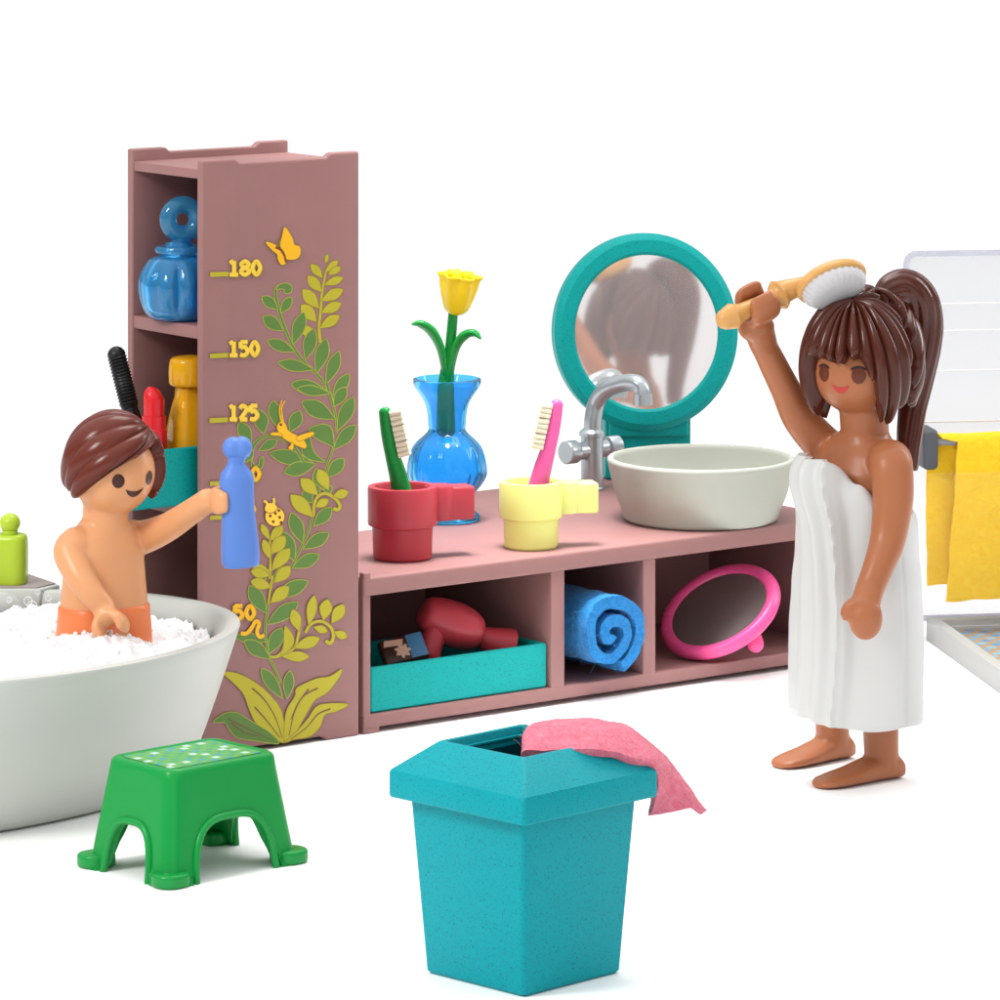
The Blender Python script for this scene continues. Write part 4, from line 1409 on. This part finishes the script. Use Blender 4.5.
# hair: side-swept fringe; yaw + = own left
hl_b = lerp_table([(-180, -32), (-120, -34), (-88, -38), (-64, -36), (-56, -6), (-30, 8), (0, 20), (25, 28), (46, 30), (56, 10), (62, -28), (80, -34), (110, -34), (180, -32)])
hb_ = hair_cap(hcen + V((0, 0, .004)), M3, (.117, .119, .134), (.097, .097, .100), (62, 48), 15, .075, hl_b, seed=11, jag=2.0, skew=-.35, ridge_pow=.55)
obj('hair', hb_, HAIR_B, child, smooth=70)

# blue bottle held by the child
bc = pt(241, 566, 10.95)
s = F_PX / 10.95
t = thing('shampoo_bottle', 'matte blue bottle with round stopper held up by the child', 'bottle', bc)
zz = lambda y: (567 - y) / s
pr = [(17.5, 567, 18), (19.3, 563, 20), (19.3, 550, 20), (17.4, 525, 18), (16.4, 508, 17), (16.8, 492, 17), (17.6, 481, 17), (15.5, 473, 15), (10.5, 467, 10.5), (8, 463, 8), (7.6, 455, 7.6)]
rings = [sring(V((0, 0, zz(y))), V((1, 0, 0)), V((0, 1, 0)), a / s, b / s * .8, 40, 2.2) for a, y, b in reversed(pr[::-1])]
bt = loft(rings)
obj('bottle_body', xf(bt, at(bc, .3) @ Matrix.Rotation(radians(-3), 4, 'Y')), BOTTLE, t, smooth=60)
obj('stopper', xf(remesh(join(ellipsoid((-.010, 0, zz(449)), (.025, .026, .026)), ellipsoid((.010, 0, zz(449)), (.024, .026, .027)), tube([V((0, 0, zz(464))), V((0, 0, zz(450)))], [.017, .017], 20)), .003, 4), at(bc + V((-.008, 0, 0)), .1)), BOTTLE, t, smooth=70)

# ---- woman
WD = 11.27
KW = F_PX / WD
wo = V(((860 - 500) / KW, WD, 0))
MW = frame(-.73, -.68, wo); W3 = MW.to_3x3()
zw = lambda py: ZC - (py - Y_H) / KW
Lw = lambda x, y, z: MW @ V((x, y, z))
WX, WY = W3 @ V((1, 0, 0)), W3 @ V((0, 1, 0))
MH = frame(-.47, -.88, wo); H3 = MH.to_3x3()
woman = thing('woman_figure', 'toy woman in a white towel brushing her dark ponytailed hair', 'person', wo)
hcen = pt(857, 370, 11.25)
parts = [ellipsoid(hcen, (.103, .101, .104), H3, 40)]
nb = pt(866, 432, 11.27)
parts.append(tube([pt(865, 436, 11.27), pt(863, 405, 11.26)], [.057, .057], 24))
tr = []
for z, rx, ry, cx, cy in ((zw(640), .14, .12, 0, 0), (zw(560), .125, .105, 0, 0), (zw(500), .122, .096, 0, 0), (zw(470), .120, .088, 0, 0), (zw(452), .106, .074, 0, -.004), (zw(441), .082, .062, 0, -.006), (zw(433), .064, .058, 0, -.006)):
    tr.append(sring(Lw(cx, cy, z), WX, WY, rx, ry, 40, 2.3))
parts.append(loft(tr))
# feet and ankles
for heel, toe, dep in (((896, 772), (822, 784), 0), ((846, 752), (781, 764), 0)):
    hp_, tp = onz(heel[0], heel[1] + 5, 0), onz(toe[0], toe[1] + 4, 0)
    d = (tp - hp_).normalized(); n_ = V((-d.y, d.x, 0))
    L_ = (tp - hp_).length
    rings = []
    for f, hh_, ww in ((-.06, .02, .018), (-.03, .045, .032), (.06, .062, .038), (.22, .066, .040), (.42, .052, .043), (.62, .038, .047), (.82, .029, .048), (.97, .022, .042), (1.05, .015, .028), (1.08, .008, .012)):
        rings.append(sring(hp_ + d * L_ * f + V((0, 0, hh_ / 2 + .001)), n_, V((0, 0, 1)), ww, hh_ / 2, 24, 2.4))
    parts.append(loft(rings))
    parts.append(tube([hp_ + d * .038 + V((0, 0, .03)), hp_ + d * .045 + V((0, 0, .09)), hp_ + d * .045 + V((0, 0, .25))], [.040, .042, .047], 20, roundcap=False))
# own left arm hanging (photo right, nearer)
sh = Lw(-.125, -.004, zw(470))
el_ = pt(888, 538, 11.10); wr = pt(870, 588, 11.05)
parts.append(tube([Lw(-.09, 0, zw(458)), pt(891, 464, 11.14), pt(893, 498, 11.12), el_, pt(879, 565, 11.07), wr], [.05, .051, .048, .042, .036, .033], 24))
hc_ = pt(860, 616, 11.02)
parts.append(tube([wr, hc_ + V((.01, 0, .02))], [.034, .034], 20))
parts.append(c_hand(hc_, V((-.25, -.1, -1)), V((-1, .25, .1)), .028, .018, .036, -130, 120))
parts.append(ellipsoid(hc_ + V((.012, -.008, -.004)), (.040, .034, .050)))
# own right arm raised to the head (photo left, farther)
wr2 = pt(764, 346, 11.30)
parts.append(tube([Lw(.07, 0, zw(462)), Lw(.118, -.005, zw(452)), pt(800, 418, 11.36), pt(785, 388, 11.34), wr2], [.048, .048, .042, .036, .031], 24))
b0, b1 = pt(729, 318, 11.20), pt(790, 291, 11.27)
bdir = (b1 - b0).normalized()
hc2 = pt(757, 314, 11.25)
parts.append(tube([wr2, pt(760, 333, 11.28)], [.033, .036], 20))
updir = (hc2 - pt(763, 346, 11.30)).normalized()
sd = bdir.cross(updir).normalized()
parts.append(c_hand(b0 + bdir * ((hc2 - b0).dot(bdir)) + V((0, 0, .006)), updir, sd, .036, .017, .040, -150, 150))
parts.append(ellipsoid(pt(756, 327, 11.27), (.044, .04, .036)))
bodyw = remesh(join(*parts), .0048, 5)
bvh = BVHTree.FromBMesh(bodyw)
obj('body', bodyw, SKIN_W, woman, smooth=70)
for cy in (-26, 26):
    obj('eye', patch(bvh, hcen, H3, ell(cy, 0, 9.6, 11.2)), EYE_W, woman, smooth=60)
    sg = 1 if cy > 0 else -1
    up = [(cy - 10 + 20 * k / 10, 9 + 3.5 * sin(pi * k / 10)) for k in range(11)]
    lo = [(a, b - 2.6) for a, b in up]
    obj('eyelashes', strip_patch(bvh, hcen, H3, up, lo, .002), LASH, woman, smooth=60)
u_, l_ = smile(0, -17, 13, 11, 8.5)
obj('mouth', strip_patch(bvh, hcen, H3, u_, l_), LIP, woman, smooth=60)

# towel dress
def towel():
    rings = []
    N = 220; NZ = 90
    ztop = lerp_table([(-180, zw(500)), (-90, zw(470)), (-40, zw(452)), (10, zw(452)), (40, zw(476)), (75, zw(505)), (110, zw(512)), (180, zw(500))])
    bm = bmesh.new(); rows = []; inner = []
    prof = lerp_table([(.10, 1.0), (.142, 1.0), (.25, .99), (.36, .985), (.46, .95), (.55, .90), (.62, .885), (.70, .915), (.79, .90), (.85, .86)])
    def rad(ph, z):
        k = prof(z)
        rx, ry = .163 * k, .142 * k
        a = radians(ph)
        r = 1 / sqrt((sin(a) / rx) ** 2 + (cos(a) / ry) ** 2)
        # chest fullness in front
        r += .022 * exp(-((z - .72) / .07) ** 2) * max(0, cos(a)) ** 2
        h = (z - .14) / .66
        # three rope folds running down from the knot
        for c0, c1, w, am in ((4, 2, 8, .036), (22, 20, 7, .032), (-16, -22, 9, .016)):
            c_ = c0 * h + c1 * (1 - h) + 7 * sin(h * 4.5)
            r += am * exp(-((ph - c_) / w) ** 2) * (.38 + .62 * min(1, h + .2))
        # overlap step of the front flap
        st_ = 21 + 6 * sin(h * 4)
        if -70 < ph < st_: r += .014 * min(1, (st_ - ph) / 3)
        # soft vertical waves low down
        r += .004 * (1 - h) * sin(radians(ph) * 5 + 2 * h)
        r -= .0035 * exp(-((ph - 84) / 1.1) ** 2) * (h < .63)
        return r
    for i in range(NZ + 1):
        f = i / NZ
        row, inr = [], []
        for j in range(N):
            ph = -180 + 360 * j / N
            zl = zw(718) + (.034 * max(0, min(1, (24 - abs(ph + 4)) / 5)) if False else 0) + .018 * exp(-((ph + 14) / 26) ** 2) + .004 * sin(radians(ph) * 5)
            z = zl + (ztop(ph) - zl) * f
            a = radians(ph)
            r = rad(ph, z)
            if f > .93: r -= .013 * ((f - .93) / .07) ** 2.5
            if f < .012: r -= .003
            # x = own right, so own left (+phi) is -x
            row.append(bm.verts.new(Lw(-sin(a) * r, cos(a) * r, z)))
            inr.append(bm.verts.new(Lw(-sin(a) * (r - .02), cos(a) * (r - .02), z - (.002 if f > .9 else 0))))
        rows.append(row); inner.append(inr)
    for i in range(NZ):
        for j in range(N):
            k = (j + 1) % N
            bm.faces.new((rows[i][j], rows[i][k], rows[i + 1][k], rows[i + 1][j]))
            bm.faces.new((inner[i][k], inner[i][j], inner[i + 1][j], inner[i + 1][k]))
    for j in range(N):
        k = (j + 1) % N
        bm.faces.new((rows[0][k], rows[0][j], inner[0][j], inner[0][k])); bm.faces.new((rows[NZ][j], rows[NZ][k], inner[NZ][k], inner[NZ][j]))
    bmesh.ops.recalc_face_normals(bm, faces=bm.faces)
    return bm


obj('towel_wrap', towel(), TOWELW, woman, smooth=50)

# hair: fringe and side locks, then the combed-back part, then the ponytail
hl_f = lerp_table([(-180, 70), (-112, 65), (-104, 5), (-98, -30), (-84, -50), (-60, -48), (-50, -28), (-43, 8), (-34, 10), (0, 12), (22, 11), (32, 4), (42, -12), (52, -32), (62, -48), (84, -54), (96, -34), (103, 5), (112, 65), (180, 70)])
hf = hair_cap(hcen + V((0, 0, .012)), H3, (.129, .128, .160), (.100, .098, .100), (8, 76), 23, .135, hl_f, seed=4, jag=8, ridge_pow=.6)
hr = obj('hair', hf, HAIR_W, woman, smooth=70)
hl_k = lerp_table([(-180, -42), (-120, -40), (-92, -34), (-86, 60), (-60, 78), (0, 80), (60, 78), (86, 60), (92, -34), (120, -40), (180, -42)])
hk_ = hair_cap(hcen + V((0, 0, .012)) - H3 @ V((0, .070, 0)), H3, (.124, .145, .168), (.097, .097, .100), (180, 52), 17, .12, hl_k, seed=9, ridge_pow=.7)
obj('combed_back_hair', hk_, HAIR_W, hr, smooth=70)
pth = [pt(882, 305, 11.31), pt(889, 294, 11.33), pt(902, 289, 11.36), pt(915, 298, 11.38), pt(922, 320, 11.40), pt(922, 348, 11.40), pt(917, 382, 11.40), pt(912, 412, 11.39), pt(909, 442, 11.37), pt(908, 468, 11.36)]
C_ = crom(pth, 7)
tubes = []
nb_ = 12
for k in range(nb_):
    path, rr = [], []
    for i, p in enumerate(C_):
        f = i / (len(C_) - 1)
        tg = (C_[min(i + 1, len(C_) - 1)] - C_[max(i - 1, 0)]).normalized()
        u = (V((0, 1, 0)) - tg * tg.y).normalized(); w = tg.cross(u)
        a = 2 * pi * k / nb_ + 1.2 * f
        spread = interp([.012, .030, .038, .040, .036, .030, .025, .022, .018], f)
        path.append(p + u * cos(a) * spread * .8 + w * sin(a) * spread); rr.append(interp([.010, .0125, .0135, .0135, .0125, .011, .009, .007], f))
    tubes.append(tube(path, rr, 12, raw=True))
tubes.append(tube(pth, [.012, .030, .036, .038, .034, .028, .022, .018, .014], 16))
obj('ponytail', remesh(join(*tubes), .0028, 2), HAIR_W, hr, smooth=70)
rings = []
hb2 = pt(886, 302, 11.31); hz = (pt(895, 290, 11.33) - pt(882, 306, 11.30)).normalized()
obj('hair_tie', xf(loft([sring(V((.034 * cos(a), .034 * sin(a), 0)), V((cos(a), sin(a), 0)), V((0, 0, 1)), .010, .010, 12) for a in [2 * pi * k / 32 for k in range(32)]], closed=True), axis_frame(hb2, hz)), HAIR_W, hr, smooth=70)

# hairbrush in her raised hand
brush = thing('hairbrush', 'tan hairbrush with white bristles held over the woman\'s fringe', 'hairbrush', b0)
hp0 = b0 - bdir * .005
obj('brush_handle', tube([pt(726, 319, 11.19), pt(733, 316, 11.20), pt(742, 312, 11.21), pt(760, 304, 11.235), pt(772, 299, 11.25), pt(779, 295, 11.26), pt(786, 291, 11.265), pt(798, 287, 11.265), pt(808, 284, 11.26)], [.025, .031, .021, .019, .022, .037, .027, .022, .02], 24), WOOD, brush, smooth=60)
hcb = pt(830, 280, 11.25)
hx = (pt(868, 268, 11.28) - pt(800, 291, 11.24)).normalized()
hz = V((-.15, .74, .64)); hz = (hz - hx * hz.dot(hx)).normalized()
hm = axis_frame(hcb, hz, hx)
hd2 = lathe(smooth_profile([(0, .022), (.05, .020), (.078, .010), (.088, -.002), (.085, -.014), (.07, -.018)], 4)[::1] + [(0, -.018)], 56)
for v in hd2.verts:
    v.co.y *= .68; v.co.z -= .10 * (v.co.x) ** 2 * 8 * .3
obj('brush_head', xf(hd2, hm), WOOD, brush, smooth=60)
pad = lathe(smooth_profile([(.078, -.012), (.078, -.028), (.068, -.045), (.05, -.052)], 5) + [(0, -.054)], 112, lambda a, z: 1 + .022 * cos(28 * a))
for v in pad.verts:
    v.co.y *= .68
obj('bristles', xf(pad, hm), BRISTW, brush, smooth=60)

# ----------------------------------------------------------------- shower corner
SX = V((cos(.16), sin(.16), 0)); SY = V((-sin(.16), cos(.16), 0))
so = onz(926, 640, 0)
MS = Matrix(((SX.x, SY.x, 0, so.x), (SX.y, SY.y, 0, so.y), (0, 0, 1, 0), (0, 0, 0, 1)))
shower = thing('shower_stall', 'clear walled shower stall with grey tray and blue mosaic floor', 'shower', so)
sw, sl = .62, .95
def srect(x0, x1, y0, y1, z): return [V((x0, y0, z)), V((x1, y0, z)), V((x1, y1, z)), V((x0, y1, z))]
trb = loft([srect(0, sw, -sl, .0, 0), srect(0, sw, -sl, .0, .062), srect(.034, sw - .034, -sl + .034, -.034, .062), srect(.04, sw - .04, -sl + .04, -.04, .03)])
bevel(trb, .004, 2)
obj('shower_tray', xf(trb, MS), TRAYW, shower)
obj('mosaic_floor', xf(box(.043, sw - .043, -sl + .043, -.043, .0305, .034, 0), MS), TILES, shower, smooth=0)
s13 = F_PX / so.y
zt_ = ZC - (249 - Y_H) * (so.y + .05) / F_PX
x_l = (903 - 926) / s13
pn = [(x, z) for x, z in rrect(.42, (zt_ - .05) / 2, .035, 8)]
pm_ = MS @ Matrix(((1, 0, 0, x_l + .42), (0, 0, 1, 0), (0, 1, 0, .05 + (zt_ - .05) / 2), (0, 0, 0, 1)))
rp = obj('rear_pane', prism(pn, pm_, .012, .026, .004, 2), PANE, shower, smooth=40)
# raised border and moulded tile joints of the pane
inner_ = rrect(.42 - .016, (zt_ - .05) / 2 - .016, .024, 8)
bdm = loft([[V((x, y, z)) for x, y in pts_] for pts_, z in ((pn, .004), (inner_, .004), (inner_, .0115), (pn, .0115))], closed=True)
obj('pane_border', xf(bdm, pm_), PANE_EDGE, rp, smooth=40)
zq = lambda y: ZC - (y - Y_H) * (so.y + .01) / F_PX
for y in (304, 331, 371, 422):
    obj('pane_rib', xf(box(x_l + .02, x_l + .80, .006, .0115, zq(y) - .0022, zq(y) + .0022, .001, 1), MS), plastic('pane_rib_white', (.85, .85, .86), .2, .01, bump=0), rp)
zl_ = zq(474)
obj('low_pane', xf(box(-.030, .60, -.155, -.143, .0622, ZC - (474 - Y_H) * (so.y - .15) / F_PX, .003, 2), MS), PANE_LOW, shower)
zr = ZC - (441 - Y_H) * (so.y - .08) / F_PX
rail = obj('towel_rail', xf(tube([V((-.02, -.085, zr)), V((.3, -.085, zr)), V((.62, -.085, zr))], [.013, .013, .013], 16), MS), MGREY, shower, smooth=60)
obj('rail_bracket', xf(box(-.035, .008, -.112, .0, zr - .075, zr + .035, .014, 4), MS), DGREY, shower)
# yellow towel over the rail
bm = bmesh.new()
prof = [(-.122, .07, .0)]
rows = []
NX = 46
zbf = ZC - (602 - Y_H) * (so.y - .11) / F_PX
zbb = ZC - (585 - Y_H) * (so.y - .06) / F_PX
for k in range(NX + 1):
    f = k / NX
    row = []
    prof = []
    # back sheet, over the rail, front sheet
    x0 = -.012 + f * .64
    for i in range(15): prof.append((-.062 + .010 * sin(6 * f + i * .2), zbb + (zr - zbb) * i / 14, 0))
    for i in range(1, 10):
        a = pi * i / 10; prof.append((-.085 + .0215 * cos(a), zr + .020 * sin(a) + .002, .5 * i / 10))
    for i in range(22):
        g = i / 21
        prof.append((-.108 - .012 * g + .010 * sin(9 * f + 1) * g, zr + (zbf - zr) * g + .03 * (f) * g, .5 + .5 * min(1, g * 4)))
    for i, (y, z, sft) in enumerate(prof):
        xx = x0 + (.075 * sft if i < 24 else (.075 - .034 * (i - 24) / 21)) * (1 - f * .8)
        p = V((xx, y, z))
        row.append(bm.verts.new(MS @ p + noise.noise_vector(p * 20) * .004))
    rows.append(row)
for a_, b_2 in zip(rows, rows[1:]):
    for j in range(len(a_) - 1): bm.faces.new((a_[j], a_[j + 1], b_2[j + 1], b_2[j]))
bmesh.ops.recalc_face_normals(bm, faces=bm.faces)
bmesh.ops.solidify(bm, geom=bm.faces[:], thickness=.008)
o = obj('yellow_towel', bm, YELF, None, smooth=70)
solo(o, 'yellow felt towel hung over the grey rail of the shower', 'towel')

# ----------------------------------------------------------------- light, world, camera
wd = bpy.data.worlds.new('World'); SC.world = wd; wd.use_nodes = True
nt = wd.node_tree; N, L = nt.nodes, nt.links
bg = N['Background']
tc = N.new('ShaderNodeTexCoord'); sp = N.new('ShaderNodeSeparateXYZ'); L.new(tc.outputs['Generated'], sp.inputs['Vector'])
mr = N.new('ShaderNodeMapRange'); mr.inputs['From Min'].default_value = 0; mr.inputs['From Max'].default_value = 1
mr.inputs['To Min'].default_value = .12; mr.inputs['To Max'].default_value = 1.62
L.new(sp.outputs['Z'], mr.inputs['Value'])
dt = N.new('ShaderNodeVectorMath'); dt.operation = 'DOT_PRODUCT'; dt.inputs[1].default_value = (.24, -.965, .08)     # added glow behind the camera, whitens what the round mirror reflects
L.new(tc.outputs['Generated'], dt.inputs[0])
mx = N.new('ShaderNodeMath'); mx.operation = 'MAXIMUM'; mx.inputs[1].default_value = 0; L.new(dt.outputs['Value'], mx.inputs[0])
pw = N.new('ShaderNodeMath'); pw.operation = 'POWER'; pw.inputs[1].default_value = 16; L.new(mx.outputs['Value'], pw.inputs[0])
ad = N.new('ShaderNodeMath'); ad.operation = 'MULTIPLY_ADD'; ad.inputs[1].default_value = .7
L.new(pw.outputs['Value'], ad.inputs[0]); L.new(mr.outputs['Result'], ad.inputs[2])
L.new(ad.outputs['Value'], bg.inputs['Strength'])
bg.inputs['Color'].default_value = (1, 1, 1, 1)


def area(name, loc, target, size, power, sy=None, col=(1, 1, 1)):
    ld = bpy.data.lights.new(name, 'AREA'); ld.energy = power; ld.color = col
    ld.shape = 'RECTANGLE'; ld.size = size; ld.size_y = sy or size
    o_ = bpy.data.objects.new(name, ld); COL.objects.link(o_)
    o_.location = loc
    o_.rotation_euler = (V(target) - V(loc)).to_track_quat('-Z', 'Y').to_euler()
    return o_


area('key_softbox', (-4.2, 7.6, 4.2), (0, 11.2, .5), 1.8, 215, 1.6, (1, .985, .96))
area('right_strip', (4.0, 13.2, 2.6), (.4, 11.3, .6), .7, 50, 2.4)
area('top_softbox', (.3, 12.6, 5.0), (0, 11.4, 0), 3.0, 110, 2.0)

cs = area('counter_fill', (.0, 12.1, 2.9), (.12, 12.25, .4), .8, 12.5, .6)  # added narrow lamp overhead, there to brighten the counter top
cs.data.spread = radians(48)

cam = bpy.data.cameras.new('camera'); co = bpy.data.objects.new('camera', cam); COL.objects.link(co)
co.location = (0, 0, ZC); co.rotation_euler = (pi / 2, 0, 0)
cam.sensor_width = 36; cam.lens = F_PX / 1000 * 36; cam.shift_y = -(500 - Y_H) / 1000
cam.clip_start = .1; cam.clip_end = 500
SC.camera = co
SC.view_settings.view_transform = 'Standard'; SC.view_settings.look = 'None'
SC.view_settings.exposure = 0; SC.view_settings.gamma = 1; SC.view_settings.use_curve_mapping = False
SC.render.engine = 'CYCLES'
SC.cycles.max_bounces = 10; SC.cycles.transmission_bounces = 10; SC.cycles.transparent_max_bounces = 16
SC.cycles.caustics_refractive = True
try: SC.cycles.use_denoising = True
except Exception: pass
